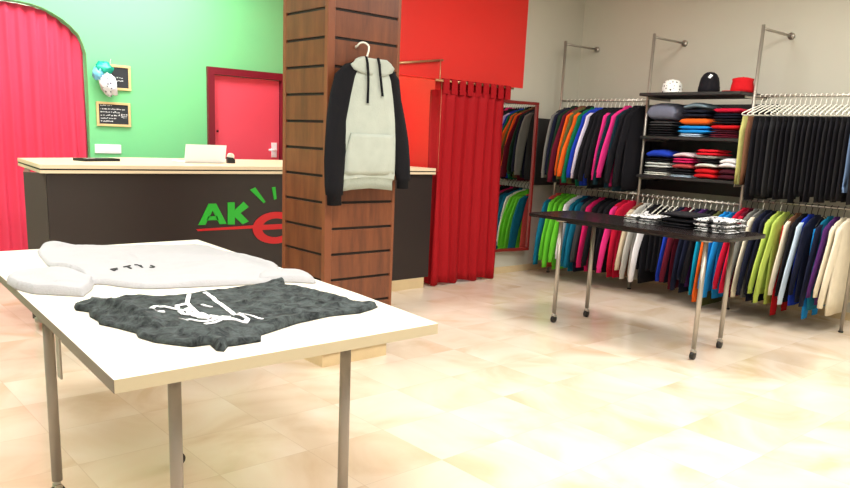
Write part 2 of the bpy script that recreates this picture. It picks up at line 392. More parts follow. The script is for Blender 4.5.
# boards and switch plate on the green wall
def chalkboard(y0, y1, z0, z1, label, lines, tilt=0):
    X = -7.5
    o = thing('chalkboard', label, 'chalkboard', (X, (y0 + y1) / 2, (z0 + z1) / 2), 0)
    w, h = (y1 - y0) / 2, (z1 - z0) / 2; t = .022
    MB().box((.002, -w + t, -h + t), (.01, w - t, h - t)).build('slate', M_board, o)
    MB().box((.002, -w, -h), (.02, w, -h + t), .002).box((.002, -w, h - t), (.02, w, h), .002).box((.002, -w, -h + t), (.02, -w + t, h - t), .002).box((.002, w - t, -h + t), (.02, w, h - t), .002).build('frame', M_pine, o)
    wr = MB(); random.seed(int(z0 * 100))
    for lz, a, b in lines:
        y = a
        while y < b:
            l = random.uniform(.006, .016); dz = random.uniform(-.003, .003)
            wr.box((.0101, y, lz + dz - .0035), (.0115, y + l, lz + dz + random.uniform(.0, .008))); y += l + random.choice((.003, .003, .010))
    wr.build('chalk_writing', M_chalk, o)
    o.rotation_euler.x = tilt
chalkboard(2.505, 2.765, 1.72, 1.95, 'upper framed chalkboard, partly behind the teal and white balloon', [(.0, .0, .06), (-.03, -.01, .05)], .0)
chalkboard(2.435, 2.752, 1.382, 1.606, 'lower framed chalkboard covered in chalk lines above the white plate', [(.078, -.12, -.01), (.048, -.12, .10), (.02, -.12, .06), (-.01, -.12, .06), (-.038, -.12, .02), (-.066, -.12, -.02), (.0, .07, .125), (-.012, .07, .125), (-.024, .07, .125)], .0)
sp_ = thing('switch_plate', 'blank white rectangular plate below the chalkboards on green wall', 'wall plate', (-7.5, 2.53, 1.17))
MB().box((.001, -.122, -.042), (.012, .122, .042), .003).build('plate', M_white, sp_)
for k in range(3): MB().box((.0121, -.10 + k * .068, -.025), (.015, -.04 + k * .068, .025)).build('switch', M_white, sp_)
# foil balloon, teal top with white lower body
bal = thing('foil_balloon', 'crumpled teal and white foil balloon hanging over the upper chalkboard', 'balloon', (-7.42, 2.53, 1.80))
def blob(cx, cy, cz, rx, ry, rz_, ns=.25, f=6., seg=20, rg=12, tilt=0.):
    rings = []
    for i in range(rg + 1):
        th = PI * (i + .02) / (rg + .04); row = []
        for k in range(seg):
            ph = 2 * PI * k / seg; d = Vector((math.sin(th) * math.cos(ph), math.sin(th) * math.sin(ph), math.cos(th)))
            s = 1 + ns * nz(d.x * f * .3 + cx, d.y * f * .3 + cy, d.z * f * .3 + cz); y, z_ = d.y * ry * s, d.z * rz_ * s
            row.append((cx + d.x * rx * s, cy + y * math.cos(tilt) - z_ * math.sin(tilt), cz + y * math.sin(tilt) + z_ * math.cos(tilt)))
        rings.append(row)
    return MB().loft(rings)
M_dot = bpy.data.materials.new('spotted_white_foil'); M_dot.use_nodes = True
def spots(m, base, dot, scale, thr, rough=.5):
    nt = m.node_tree; b = nt.nodes['Principled BSDF']; tc = nt.nodes.new('ShaderNodeTexCoord'); v = nt.nodes.new('ShaderNodeTexVoronoi'); v.inputs['Scale'].default_value = scale
    v.inputs['Randomness'].default_value = .6
    nt.links.new(tc.outputs['Object'], v.inputs['Vector']); q = nt.nodes.new('ShaderNodeMath'); q.operation = 'LESS_THAN'; q.inputs[1].default_value = thr; nt.links.new(v.outputs['Distance'], q.inputs[0])
    mx = nt.nodes.new('ShaderNodeMix'); mx.data_type = 'RGBA'; mx.inputs['A'].default_value = (*lin(base), 1); mx.inputs['B'].default_value = (*lin(dot), 1)
    nt.links.new(q.outputs[0], mx.inputs['Factor']); nt.links.new(mx.outputs['Result'], b.inputs['Base Color']); b.inputs['Roughness'].default_value = rough
spots(M_dot, (235, 238, 245), (90, 90, 110), 26, .25, .3)
blob(0, .0, -.03, .05, .075, .115, .35, 9, tilt=.35).build('body', M_dot, bal)
blob(-.005, -.03, .10, .045, .075, .06, .5, 9).build('top', mat('teal_foil', (20, 176, 150), .25), bal)
blob(.0, -.085, .05, .035, .05, .055, .5, 9).build('fin', mat('pale_blue_foil', (120, 200, 235), .25), bal)
MB().tube([(-.02, .03, .14), (-.06, .05, .19), (-.078, .06, .20)], .002, 5).build('string', M_hanger, bal)

# ------------------------------------------------------------------ mirror
mr = thing('wall_mirror', 'tall wall mirror in thin mahogany frame reflecting the clothes racks', 'mirror', (-5.5, 5.90, 1.035))
MB().box((.004, -.31, -.755), (.012, .335, .755)).build('glass', M_mirror, mr)
mr.rotation_euler.z = math.radians(-8); mr.location.x = -5.45
MB().box((.003, -.34, -.785), (.03, .365, -.755), .003).box((.003, -.34, .755), (.03, .365, .785), .003).box((.003, -.34, -.755), (.03, -.31, .755), .003).box((.003, .335, -.755), (.03, .365, .755), .003).build('frame', M_mframe, mr)
tag(MB().box((-5.497, 6.37, .95), (-5.46, 6.98, 1.665), .004).build('wall_panel', mat('charcoal_board', (44, 42, 42), .5)), 'plain charcoal board on the wall between mirror and clothes rack', 'board')

# ------------------------------------------------------------------ wall rack: posts, rails, shelves
PX = [-5.28, -4.225, -3.18, -2.21]; RY = 6.5
rk = thing('clothes_rack', 'silver tube wall rack with hanging rails on grey back wall', 'rack', (-3.75, RY, 0))
RO = (-3.75, RY, 0)
for x in PX:
    b = MB().tube([(x, RY, .012), (x, RY, 2.46)], .0145, 12); loc_mb(b, RO).build('post', M_steel, rk)
    b = MB().tube([(x, RY + .01, 2.43), (x, 7.03, 2.43)], .011, 10).tube([(x, 7.03, 2.43), (x, 7.049, 2.43)], .03, 16); loc_mb(b, RO).build('bracket', M_steel, rk)
    b = MB().tube([(x, RY, 0), (x, RY, .012)], .02, 14); loc_mb(b, RO).build('foot', M_caster, rk)
RAILS = {'UL': (0, 1, 1.85), 'UR': (2, 3, 1.875), 'LL': (0, 1, .955), 'LM': (1, 2, .945), 'LR': (2, 3, .995)}
for a, b_, z in RAILS.values():
    b = MB().tube([(PX[a] + .012, RY, z), (PX[b_] - .012, RY, z)], .0115, 12); loc_mb(b, RO).build('rail', M_steel, rk)
b = MB().tube([(PX[3] + .012, RY, 1.875), (PX[3] + .5, RY, 1.875)], .0115, 12); loc_mb(b, RO).build('rail', M_steel, rk)
SH = {1: 1.905, 2: 1.515, 3: 1.15}
su = {}
for k, z in SH.items():
    s_ = thing('wall_shelf', {1: 'topmost black shelf, carrying three hats', 2: 'middle black shelf of the rack, under the orange folded top', 3: 'lowest black shelf of the rack, above the white hangers'}[k], 'shelf', (-3.7025, 6.54, z), 0, 'black shelves of the wall rack')
    MB().box((-.494, -.24, -.028), (.494, .30, 0), .004).build('board', M_shelf, s_) if k == 1 else MB().box((-.494, -.16, -.028), (.494, .30, 0), .004).build('board', M_shelf, s_)
    for sx in (-.480, .480): MB().box((sx - .004, -.12, -.05), (sx + .004, .28, -.0285), 0).build('bracket', M_steel, s_)
tag(MB().box((-4.60, 7.02, .98), (-3.2, 7.045, 1.84)).build('back_panel', M_shelf), 'black back panel behind the folded clothes on the shelves', 'panel')

# ------------------------------------------------------------------ hangers & garments
def hanger_mesh(style=0):
    mb = MB(); q = .78 if style else 1.; tr = .0038 if style else .0055; r = .018; pts = []
    for k in range(11):   # hook over the rail
        a = math.radians(-35 + 235 * k / 10); pts.append((0, -r * math.cos(a) * -1, r * math.sin(a) - .0025))
    pts = list(reversed(pts))
    pts = [(0, p[1], p[2]) for p in pts] + [(0, .010, -.028), (0, .0, -.045), (0, 0, -.075)]
    mb.tube(pts, .0034, 6)
    top, sh, lo = (-.072, -.148, -.165)
    tri = [(0, 0, top), (0, .05, top - .020), (0, .178 * q, sh), (0, .186 * q, sh - .009), (0, .174 * q, lo), (0, 0, lo), (0, -.174 * q, lo), (0, -.186 * q, sh - .009), (0, -.178 * q, sh), (0, -.05, top - .020), (0, 0, top)]
    mb.tube(tri, tr, 6, caps=False)
    return mb
def frame_to_mesh(mb, name, m): 
    me = bpy.data.meshes.new(name); me.from_pydata(mb.v, [], mb.f); me.polygons.foreach_set('use_smooth', mb.sm); me.materials.append(m); me.update(); return me
HM = {'n': frame_to_mesh(hanger_mesh(1), 'hanger', M_hanger), 'w': frame_to_mesh(hanger_mesh(), 'hanger', M_hanger), 'd': frame_to_mesh(hanger_mesh(1), 'hanger', M_dhanger)}
def hang(x, z, kind, label, group, rz):
    o = bpy.data.objects.new('coat_hanger', HM[kind]); COL.objects.link(o); o.location = (x, RY, z); o.rotation_euler.z = rz; tag(o, label, 'hanger', group); return o

def se(a, n=2.6):
    c, s = math.cos(a), math.sin(a); return math.copysign(abs(c) ** (2 / n), c), math.copysign(abs(s) ** (2 / n), s)
def body_mesh(L, dp, seed, wide=1., neck=-.083, tank=False, seg=28):
    rows = [(neck, .062, .6), (neck - .006, .09, .8), (-.098, .135, .85), (-.118, .185, .9), (-.15, .208, .95), (-.22, .212, 1.), (-.32, .215, 1.1), (-.45, .22, 1.1), (-.58, .225, 1.1), (-.70, .23, 1.05), (L + .05, .232, 1.), (L + .048, .224, .92), (L, .220, .92)]
    if tank: rows = [(-.187, .12, .7), (-.20, .125, .8), (-.24, .135, .8), (-.28, .17, .9), (-.36, .175, 1.), (-.5, .18, 1.1), (-.62, .185, 1.1), (L + .02, .19, 1.), (L, .188, 1.)]
    rows = [r for r in rows if r[0] > L + .055 or r[0] <= L + .0501] if not tank else [r for r in rows if r[0] >= L - 1e-6]
    rings = []
    for z, w, d in rows:
        h = min(1, max(0, (-z - .12) / .5)); rg = []
        for k in range(seg):
            a = 2 * PI * k / seg; c, s = se(a)
            fold = h * (.24 * math.sin(a * 5 + seed * 3 + z * 3) + .16 * math.sin(a * 9 + seed)) + .15 * nz(c * 3 + seed, s * 3, z * 5)
            rg.append((s * dp * d * (1 + .8 * fold) + .002 * nz(seed, z * 4), c * w * wide * (1 + .02 * fold), z))
        rings.append(rg)
    return MB().loft(rings, cap=(False, True))
def sleeve_mesh(side, L, dp, seed, flare=1.):
    e = flare * (.10 + .03 * math.sin(seed * 7)); l = L * .93 + .03 * math.sin(seed * 5)
    P = [(0, side * .175, -.130), (0, side * .212, -.165), (.004, side * .232, -.24), (.006, side * (.232 + e * .35), -.36), (.004, side * (.232 + e * .7), -.50), (0, side * (.232 + e), l + .05), (0, side * (.232 + e), l + .045), (0, side * (.232 + e), l)]
    R = [.03, .055, .062, .060, .053, .045, .036, .037]
    mb = MB(); rings = []
    for (x, y, z), r in zip(P, R):
        rg = []
        for k in range(14):
            a = 2 * PI * k / 14; fold = .16 * math.sin(3 * a + seed * 4 + z * 9)
            rg.append((x + min(dp * .85, r) * math.sin(a) * (1 + fold) + .002 * nz(seed, z * 6, side), y + r * math.cos(a) * (1 + .5 * fold), z))
        rings.append(rg)
    return mb.loft(rings, cap=(True, True))
def collar_mesh(dp, seed, hood=False):
    rings = []
    if hood:
        for z, w, d, yb in ((-.098, .088, .8, 0), (-.075, .085, 1.0, 0), (-.060, .070, .9, 0), (-.058, .05, .6, 0)):
            rings.append([(se(2 * PI * k / 16)[1] * dp * d * 1.1, yb + se(2 * PI * k / 16)[0] * w, z - .010 * math.cos(4 * PI * k / 16)) for k in range(16)])
    else:
        for z, w, d in ((-.094, .078, .78), (-.080, .066, .8), (-.070, .062, .7), (-.071, .056, .6), (-.085, .055, .55)):
            rings.append([(se(2 * PI * k / 16)[1] * dp * d, se(2 * PI * k / 16)[0] * w, z) for k in range(16)])
    return MB().loft(rings, cap=(False, False))
PART_DIFF = True
def garment(x, z, name, label, cat, group, body, sleeve=None, L=-.78, dp=.0165, hood=False, collar=None, rz=0., lower=None, flare=1., wide=1., far=None):
    t = thing(name, label, cat, (x, RY, z), rz, group); sd = random.uniform(0, 6)
    body_mesh(L, dp, sd, wide).build('body', fab(*body), t)
    sl = sleeve or body
    for s_ in (-1, 1):
        sc = sl if s_ < 0 or not far else far
        o = sleeve_mesh(s_, L, dp, sd + s_, flare).build('sleeve', fab(*sc), t)
        if sc[0] != body[0]: o['label'] = sc[0].replace('_', ' ') + ' sleeve'
    if hood: collar_mesh(dp, sd, True).build('hood', fab(*(collar or body)), t)
    else: collar_mesh(dp, sd).build('collar', fab(*(collar or body)), t)
    return t
def tank(x, z, label, group, body, L=-.66, rz=0.):
    t = thing('camisole', label, 'top', (x, RY, z), rz, group); sd = random.uniform(0, 6)
    body_mesh(L, .018, sd, 1., tank=True).build('body', fab(*body), t)
    for s_ in (-1, 1):
        MB().tube([(.0135, s_ * .10, -.19), (.0135, s_ * .105, -.13), (.0, s_ * .105, -.082), (-.0135, s_ * .105, -.13), (-.0135, s_ * .10, -.19)], .004, 6).build('strap', fab(*body), t)
    return t
def trousers(x, z, label, group, body, L=-.88, rz=0., cuff=None, name='trousers', wob=1.):
    t = thing(name, label, 'trousers', (x, RY, z), rz, group); sd = random.uniform(0, 6)
    mb = MB(); rings = []
    for zz, w, d in ((-.172, .165, .6), (-.174, .172, .8), (-.205, .175, .8), (-.207, .178, .95)):
        rings.append([(se(2 * PI * k / 20)[1] * .012 * d, se(2 * PI * k / 20)[0] * w, zz) for k in range(20)])
    mb.loft(rings, cap=(True, True)); mb.build('waistband', fab(*body), t)
    for s_ in (-1, 1):
        mb = MB(); rings = []; l = L + random.uniform(-.02, .02)
        for zz, w, d, c in ((-.206, .087, .9, .088), (-.30, .095, 1.1, .092), (-.45, .085, 1.15, .098), (-.60, .076, 1.1, .105), (-.75, .068, 1., .11), (l + .03, .064, .9, .115), (l + .028, .058, .8, .115), (l, .058, .8, .115)):
            rg = []
            for k in range(16):
                a = 2 * PI * k / 16; fold = .35 * math.sin(a * 3 + sd * 3 + zz * 5 + s_) + .3 * nz(a + sd, zz * 5)
                rg.append((.0112 * d * math.sin(a) * (1 + .6 * fold * min(1, -zz * 2.2)), s_ * c + w * math.cos(a) + wob * .01 * nz(sd, zz * 5), zz))
            rings.append(rg)
        mb.loft(rings, cap=(True, True)).build('leg', fab(*body), t)
    return t
BLK = ('black', (22, 21, 26)); NVY = ('navy', (24, 28, 50)); CHA = ('charcoal', (58, 58, 60)); DGR = ('dark_green', (28, 52, 38)); MAR = ('maroon', (98, 20, 40)); ORG = ('orange', (236, 100, 30))
OLV = ('olive', (92, 96, 52)); GRN = ('forest_green', (10, 108, 74)); BLU = ('royal_blue', (30, 60, 176)); WHT = ('white', (236, 234, 236)); LAV = ('pale_lavender', (222, 212, 232)); PNK = ('hot_pink', (226, 50, 130))
BGE = ('beige', (206, 188, 160)); LGY = ('light_grey', (186, 184, 176)); GRY = ('grey', (120, 120, 116)); TEA = ('teal', (14, 106, 136)); LIM = ('lime', (178, 200, 92)); BGR = ('bright_green', (104, 200, 50)); CRM = ('cream', (228, 218, 194))
CRI = ('crimson', (192, 20, 54)); PUR = ('purple', (76, 36, 96)); SKY = ('sky_blue', (28, 140, 216)); RED = ('red', (192, 22, 30)); BRN = ('brown', (120, 82, 60)); KHA = ('khaki', (184, 182, 112)); PBL = ('pale_blue', (190, 210, 226)); COR = ('coral', (222, 86, 84)); DTE = ('dark_teal', (14, 44, 56)); MGT=('magenta', (206, 30, 96)); DNM = ('denim', (96, 118, 150))

def lay(n, x0, x1): return [x0 + (x1 - x0) * i / (n - 1) for i in range(n)]
# upper left: from the mirror side towards the shelves
UL = [('jacket', 'charcoal jacket with grey sleeves hanging first beside the charcoal board', CHA, GRY),
      ('jacket', 'navy jacket hanging second on the upper left rail', NVY, NVY),
      ('hoodie', 'dark green hooded top just left of the orange sleeves', DGR, DGR),
      ('sweatshirt', 'maroon top between dark green hoodie and first orange sleeve', MAR, MAR),
      ('hoodie', 'orange-sleeved hoodie on the upper left rail, nearer the mirror', BRN, ORG),
      ('sweatshirt', 'olive sweatshirt between the two orange sleeves', OLV, OLV),
      ('hoodie', 'black hoodie with vivid orange sleeves next to the green one', BLK, ORG),
      ('sweatshirt', 'forest green sweatshirt on the upper left rail', GRN, GRN),
      ('jacket', 'royal blue jacket hanging left of the pale lavender sleeve', BLU, BLU),
      ('jacket', 'royal blue jacket with pale lavender sleeves on upper left rail', BLU, LAV),
      ('jacket', 'plain black jacket hanging on the upper left rail', BLK, BLK), ('jacket', 'plain black jacket hanging on the upper left rail', BLK, BLK), ('jacket', 'plain black jacket hanging on the upper left rail', BLK, BLK),
      ('jacket', 'black jacket with first hot pink sleeve, left of the pair', BLK, PNK),
      ('jacket', 'black jacket hanging between the two hot pink sleeves', BLK, DTE),
      ('jacket', 'hot pink hooded jacket with pink sleeves, right of the pair', PNK, PNK),
      ('jacket', 'dark teal jacket hanging right of the hot pink sleeves', DTE, DTE),
      ('hoodie', 'black hooded top hanging beside the shelves on upper left rail', BLK, BLK), ('hoodie', 'black hooded top hanging beside the shelves on upper left rail', BLK, BLK)]
z = RAILS['UL'][2]
for i, (x, (nm, lb, b_, sl)) in enumerate(zip(lay(len(UL), -5.19, -4.29), UL)):
    rz = .03 + random.uniform(-.012, .012)
    hang(x, z, 'n', 'white plastic hanger under clothing on the upper left rail', 'white hangers on the upper left rail', rz)
    garment(x, z, nm, lb, nm, 'tops hanging on the upper left rail', b_, sl, L=-.85 + random.uniform(-.03, .03), hood=(nm == 'hoodie' or i == 15), rz=rz, flare=1.5 if i > 3 else .7 + .2 * i)
# upper right: trousers on white hangers
z = RAILS['UR'][2]
xs = lay(22, -3.115, -2.26)
for i, x in enumerate(xs + [-2.155, -2.10, -2.05, -2.0]):
    rz = min(.0, -.40 + .055 * i) + random.uniform(-.006, .006)
    hang(x, z, 'w', 'white plastic hanger holding trousers on the upper right rail', 'white hangers on the upper right rail', rz)
    if i == 0: trousers(x, z, 'khaki yellow trousers hanging at the shelf end of upper right rail', 'trousers hanging on the upper right rail', KHA, -.62, rz)
    elif i == 1: trousers(x, z, 'brown trousers hanging beside the khaki yellow pair', 'trousers hanging on the upper right rail', BRN, -.72, rz)
    elif i == 20: trousers(x, z, 'denim jeans hanging among black trousers near the picture edge', 'trousers hanging on the upper right rail', DNM, -.74, rz, name='jeans')
    elif i in (5, 9): trousers(x, z, 'dark charcoal trousers hanging among black ones on upper right rail', 'trousers hanging on the upper right rail', ('dark_charcoal', (42, 42, 44)), -.84, rz)
    else: trousers(x, z, 'black trousers hanging on the upper right rail', 'trousers hanging on the upper right rail', BLK if i % 3 else ('soft_black', (30, 29, 32)), -.83 + .025 * math.sin(i * 2.3), rz)
# lower left
LLs = [('jacket', 'coral jacket with teal sleeves hanging lowest beside the grey wall', COR, TEA), ('sweatshirt', 'first bright green sweatshirt hanging nearest the corner wall', BGR, BGR), ('jacket', 'second bright green jacket, middle of the three green ones', BGR, BGR),
       ('jacket', 'third bright green jacket, right beside the white one', BGR, BGR), ('jacket', 'white jacket hanging between bright green and teal on lower rail', WHT, WHT), ('sweatshirt', 'teal sweatshirt right beside the white jacket, lower left rail', TEA, TEA), ('sweatshirt', 'navy sweatshirt with teal sleeves on lower left rail', NVY, TEA), ('jacket', 'charcoal jacket left of the magenta one on the lower left rail', CHA, CHA),
       ('jacket', 'magenta jacket hanging on the lower left rail', MGT, MGT), ('jacket', 'black jacket hanging behind the table on the lower left rail', BLK, BLK), ('jacket', 'black jacket hanging behind the table on the lower left rail', BLK, BLK), ('jacket', 'black jacket hanging behind the table on the lower left rail', BLK, BLK),
       ('jacket', 'crimson jacket with hot pink sleeves on the lower left rail', CRI, PNK), ('jacket', 'crimson jacket hanging at the second rack post', CRI, CRI)]
z = RAILS['LL'][2]
for i, (x, (nm, lb, b_, sl)) in enumerate(zip(lay(len(LLs), -5.20, -4.29), LLs)):
    rz = .03 + random.uniform(-.015, .015)
    hang(x, z, 'd' if i < 11 else 'n', 'dark plastic hanger on the lower left rail' if i < 11 else 'white plastic hanger at the right end of lower left rail', 'dark hangers on the lower left rail' if i < 11 else 'white hangers on the lower left rail', rz)
    garment(x, z, nm, lb, nm, 'tops hanging on the lower left rail', b_, sl, L=-.83 + random.uniform(-.05, .04), hood=(nm == 'hoodie'), rz=rz)
# lower middle
z = RAILS['LM'][2]
CAM = ('t', 'black camisole on a bare-shouldered white hanger, lower middle rail', BLK)
LM = [('j', 'brown jacket with beige sleeves just right of the second rack post', BRN, BGE), ('j', 'light grey jacket beside the beige sleeves on lower middle rail', LGY, LGY), CAM,
      ('j', 'black jacket with white sleeves on the lower middle rail', BLK, WHT), CAM, CAM, CAM, CAM,
      ('j', 'navy jacket with royal blue sleeves on the lower middle rail', NVY, BLU), ('j', 'maroon jacket hanging on the lower middle rail', MAR, MAR), CAM, ('j', 'navy jacket hanging on the lower middle rail', NVY, NVY),
      ('j', 'dark purple jacket with navy sleeves on the lower middle rail', PUR, NVY), ('j', 'black jacket hanging on the lower middle rail', BLK, BLK), ('j', 'black jacket with bright teal sleeves on the lower middle rail', BLK, ('bright_teal', (10, 150, 190))),
      ('j', 'olive jacket with low orange sleeves on the lower middle rail', OLV, ORG), ('j', 'sky blue jacket beside the orange sleeves, lower middle rail', SKY, SKY), ('j', 'bright sky blue jacket nearest the third rack post', SKY, SKY)]
for i, (x, it) in enumerate(zip(lay(len(LM), -4.17, -3.24), LM)):
    rz = .05 + random.uniform(-.012, .012) + 0
    hang(x, z, 'w' if it[0] == 't' else 'n', 'white plastic hanger on the lower middle rail below the shelves', 'white hangers on the lower middle rail', rz)
    if it[0] == 't': tank(x, z, it[1], 'camisoles on white hangers', it[2], -.70, rz)
    else: garment(x, z, 'jacket', it[1], 'jacket', 'jackets hanging on the lower middle rail', it[2], it[3], L=-.80 + random.uniform(-.05, .05) - (.08 if i == 15 else 0), rz=rz)
# lower right
LR = [('jacket', 'crimson jacket hanging first right of the third rack post', CRI, CRI), ('jacket', 'maroon jacket between crimson and grey on lower right rail', MAR, CRI), ('jacket', 'grey jacket hanging between crimson and cream on lower right rail', GRY, GRY), ('jacket', 'grey jacket with cream sleeves on the lower right rail', GRY, CRM), ('jacket', 'plain navy jacket hanging just right of the cream sleeves, left of lime', NVY, NVY),
      ('jacket', 'navy black coat hanging left of the lime jackets', ('midnight', (20, 22, 40)), ('midnight', (20, 22, 40))), ('jacket', 'first lime green jacket on the lower right rail', LIM, LIM), ('jacket', 'second lime green jacket, right beside the first', LIM, LIM), ('trousers', 'red trousers hanging lower than the lime jackets beside them', RED, RED),
      ('jacket', 'olive jacket with cream sleeves right of lime jackets', BRN, CRM), ('jacket', 'black jacket hanging between cream and pale blue sleeves', BLK, BLK), ('jacket', 'royal blue jacket with pale blue sleeves on lower right rail', BLU, PBL), ('jacket', 'navy jacket hanging left of the purple one', NVY, NVY),
      ('trousers', 'sky blue trousers hanging lower than the navy jacket beside them', SKY, SKY), ('jacket', 'teal jacket with navy sleeves beside the purple one, lower right rail', TEA, NVY), ('jacket', 'purple jacket hanging on the lower right rail', PUR, PUR), ('coat', 'cream coat, left one of the two cream coats', CRM, CRM), ('coat', 'cream coat, right one of the two, beside the last rack post', CRM, CRM)]
z = RAILS['LR'][2]
for i, (x, (nm, lb, b_, sl)) in enumerate(zip(lay(len(LR), -3.13, -2.27), LR)):
    rz = .04 + random.uniform(-.015, .015)
    hang(x, z, 'n' if i in (3, 6) else 'd', 'white plastic hanger among dark ones on lower right rail' if i in (3, 6) else 'dark plastic hanger on the lower right rail', 'hangers on the lower right rail', rz)
    if nm == 'trousers':
        trousers(x, z, lb, 'trousers hanging on the lower right rail', b_, -.93, rz); continue
    t = garment(x, z, nm, lb, nm, 'jackets hanging on the lower right rail', b_, sl, L=-.80 + random.uniform(-.05, .05), dp=.021 if i > 16 else .0145, rz=rz, flare=1.3)

# ------------------------------------------------------------------ hats
def cap(x, y, z, label, m, brim=True, h=.12, r=.085, rz=0., top=.6, name='baseball_cap'):
    t = thing(name, label, 'hat', (x, y, z), rz, 'hats on the top shelf')
    prof = [(1.0, 0), (1.02, .2), (.98, .45), (.9, .7), (top + .1, .9), (top * .6, .985), (.02, 1.0)]
    MB().loft([[(r * s * math.cos(2 * PI * k / 24), r * s * math.sin(2 * PI * k / 24), h * q + .003) for k in range(24)] for s, q in prof]).build('crown', m, t)
    if brim:
        vs = []; n = 12
        for zz in (.002, .007):
            for k in range(n + 1):
                a = -PI / 2 - 1.15 + 2.3 * k / n; vs.append((r * .97 * math.cos(a), r * .97 * math.sin(a), zz + .006)); 
                e = .075 * math.cos((k / n - .5) * PI) ; vs.append(((r + e) * math.cos(a) * .95, (r + e) * math.sin(a), zz - .0 + .004 * math.cos((k / n - .5) * PI)))
        fs = []; o2 = 2 * (n + 1)
        for k in range(n):
            a = 2 * k; fs += [(a, a + 1, a + 3, a + 2), (o2 + a, o2 + a + 2, o2 + a + 3, o2 + a + 1), (a + 1, o2 + a + 1, o2 + a + 3, a + 3)]
        MB().add(vs, fs, True).build('brim', m, t)
        MB().tube([(0, 0, h), (0, 0, h + .008)], .007, 8).build('button', m, t)
    return t
M_spot = bpy.data.materials.new('white_spotted_cotton'); M_spot.use_nodes = True; spots(M_spot, (235, 235, 230), (20, 20, 22), 34, .28, .8)
cap(-3.98, 6.50, 1.906, 'white cap with black spots on the top shelf', M_spot, h=.125, r=.092, rz=.9)
bn = thing('beanie', 'tall black knitted beanie with white tag on the top shelf', 'hat', (-3.61, 6.50, 1.906), 0, 'hats on the top shelf')
MB().loft([[(.092 * s * math.cos(2 * PI * k / 24) * (1 + .02 * (k % 2)), .092 * s * math.sin(2 * PI * k / 24) * (1 + .02 * (k % 2)), .185 * q) for k in range(24)] for s, q in ((1.0, 0.005), (1.03, .15), (1.0, .30), (.97, .32), (.93, .5), (.84, .7), (.62, .88), (.35, .97), (.02, 1.0))]).build('crown', fab(*BLK), bn)
MB().box((-.012, -.008, -.001), (.012, .001, .035)).build('tag', M_white, bn)
bn.children[-1].location = (.028, -.066, .125); bn.children[-1].rotation_euler = (-.45, .5, .2)
cap(-3.30, 6.50, 1.906, 'red cap with flat crown at the right end of top shelf', fab(*RED), h=.125, r=.095, rz=-.7, top=.85)

# ------------------------------------------------------------------ folded clothes
def folded(x, y, z, w, d, h, col, label, group, rz=0., hump=0., name='folded_top', m=None, layers=2, bend=0.):
    """rounded, folded garment: stacked fold lobes open at the back, closed at the front"""
    t = thing(name, label, 'folded clothes', (x, y, z), rz, group); lh = h / layers; sd = random.uniform(0, 9)
    for l in range(layers):
        mb = MB(); rings = []; n = 14
        for i in range(n + 1):
            u = -1 + 2 * i / n; e = (1 - abs(u) ** 6) ** .5 if abs(u) < 1 else 0; e = max(e, .12); rg = []
            for k in range(18):
                a = 2 * PI * k / 18; c_, s_ = se(a, 3.2)
                zz = lh * (l + .5) + lh * .49 * s_ * e + hump * (1 - u * u) * (.5 + .5 * (s_ * .5 + .5) ) + .004 * nz(u * 3 + sd, c_ * 2, l)
                if l == 0 and hump == 0: zz = max(zz, .0005)
                rg.append((u * w / 2 * (1 - .04 * l), c_ * d / 2 * (1 - .03 * l) * (.94 + .06 * e) + .004 * nz(sd, u * 4, l), zz))
            rings.append(rg)
        mb.loft(rings).build('fold', m or fab(*col), t)
    return t
G2, G3 = 'folded clothes on the middle shelf', 'folded clothes on the lowest shelf'
SY = 6.54
def stack(x, y, z, items, group, w=.27, d=.30):
    for (h, col, lb, kw) in items:
        folded(x + kw.pop('dx', 0), y, z, kw.pop('w', w), d, h, col, lb, group, rz=random.uniform(-.02, .02), **kw); z += h + .003 + kw.get('hump', 0)
    return z
z2 = 1.5155
stack(-4.0, SY, z2, [(.045, BLK, 'black folded top, bottom of the left middle-shelf stack', {}), (.04, ('soft_black', (30, 29, 32)), 'black folded top second in the left middle-shelf stack', {}), (.045, CHA, 'charcoal folded top under the slate grey one', {}), (.15, ('slate_grey', (112, 116, 134)), 'puffy slate grey folded jacket topping the left middle-shelf stack', {'layers': 1, 'w': .30, 'dx': -.01, 'hump': .02})], G2, .26)
stack(-3.665, SY, z2, [(.03, PBL, 'pale blue folded top under the bright blue one', {'w': .22, 'dx': -.03}), (.07, SKY, 'bright sky blue folded top under the orange one', {'w': .31, 'layers': 2}), (.065, ORG, 'orange folded top in the middle of the middle shelf', {'w': .29, 'layers': 1}), (.07, ('deep_navy', (20, 24, 40)), 'deep navy folded top above the orange one', {'w': .25}), (.03, ('slate_blue', (130, 156, 170)), 'slate blue folded top crowning the centre stack', {'w': .24, 'hump': .03, 'layers': 1})], G2)
stack(-3.365, SY, z2, [(.035, MAR, 'maroon folded top at the bottom right of middle shelf', {'w': .28}), (.03, ('dark_maroon', (70, 20, 34)), 'dark maroon folded top under the red one', {'w': .26}), (.045, RED, 'red folded top in the right middle-shelf stack', {'w': .27, 'layers': 1}), (.045, BLK, 'black folded top under a dark navy one at right', {'w': .25}), (.045, ('deep_navy', (20, 24, 40)), 'deep navy folded top under the crimson one', {'w': .24}), (.045, CRI, 'crimson folded top crowning the right middle-shelf stack', {'w': .25, 'layers': 1})], G2)
z3 = 1.1505
stack(-4.0, SY, z3, [(.035, ('off_white', (214, 216, 206)), 'off-white folded top, lowest of the left pale stack', {}), (.03, CHA, 'charcoal folded top between two pale tops at left', {}), (.055, ('pale_grey', (196, 200, 196)), 'pale grey folded top in the left lowest-shelf stack', {'layers': 2}), (.03, BLK, 'black folded top under the royal blue one', {}), (.06, BLU, 'royal blue folded top on the left stack of lowest shelf', {'hump': .02, 'layers': 1, 'dx': .0, 'w': .25})], G3, .26)
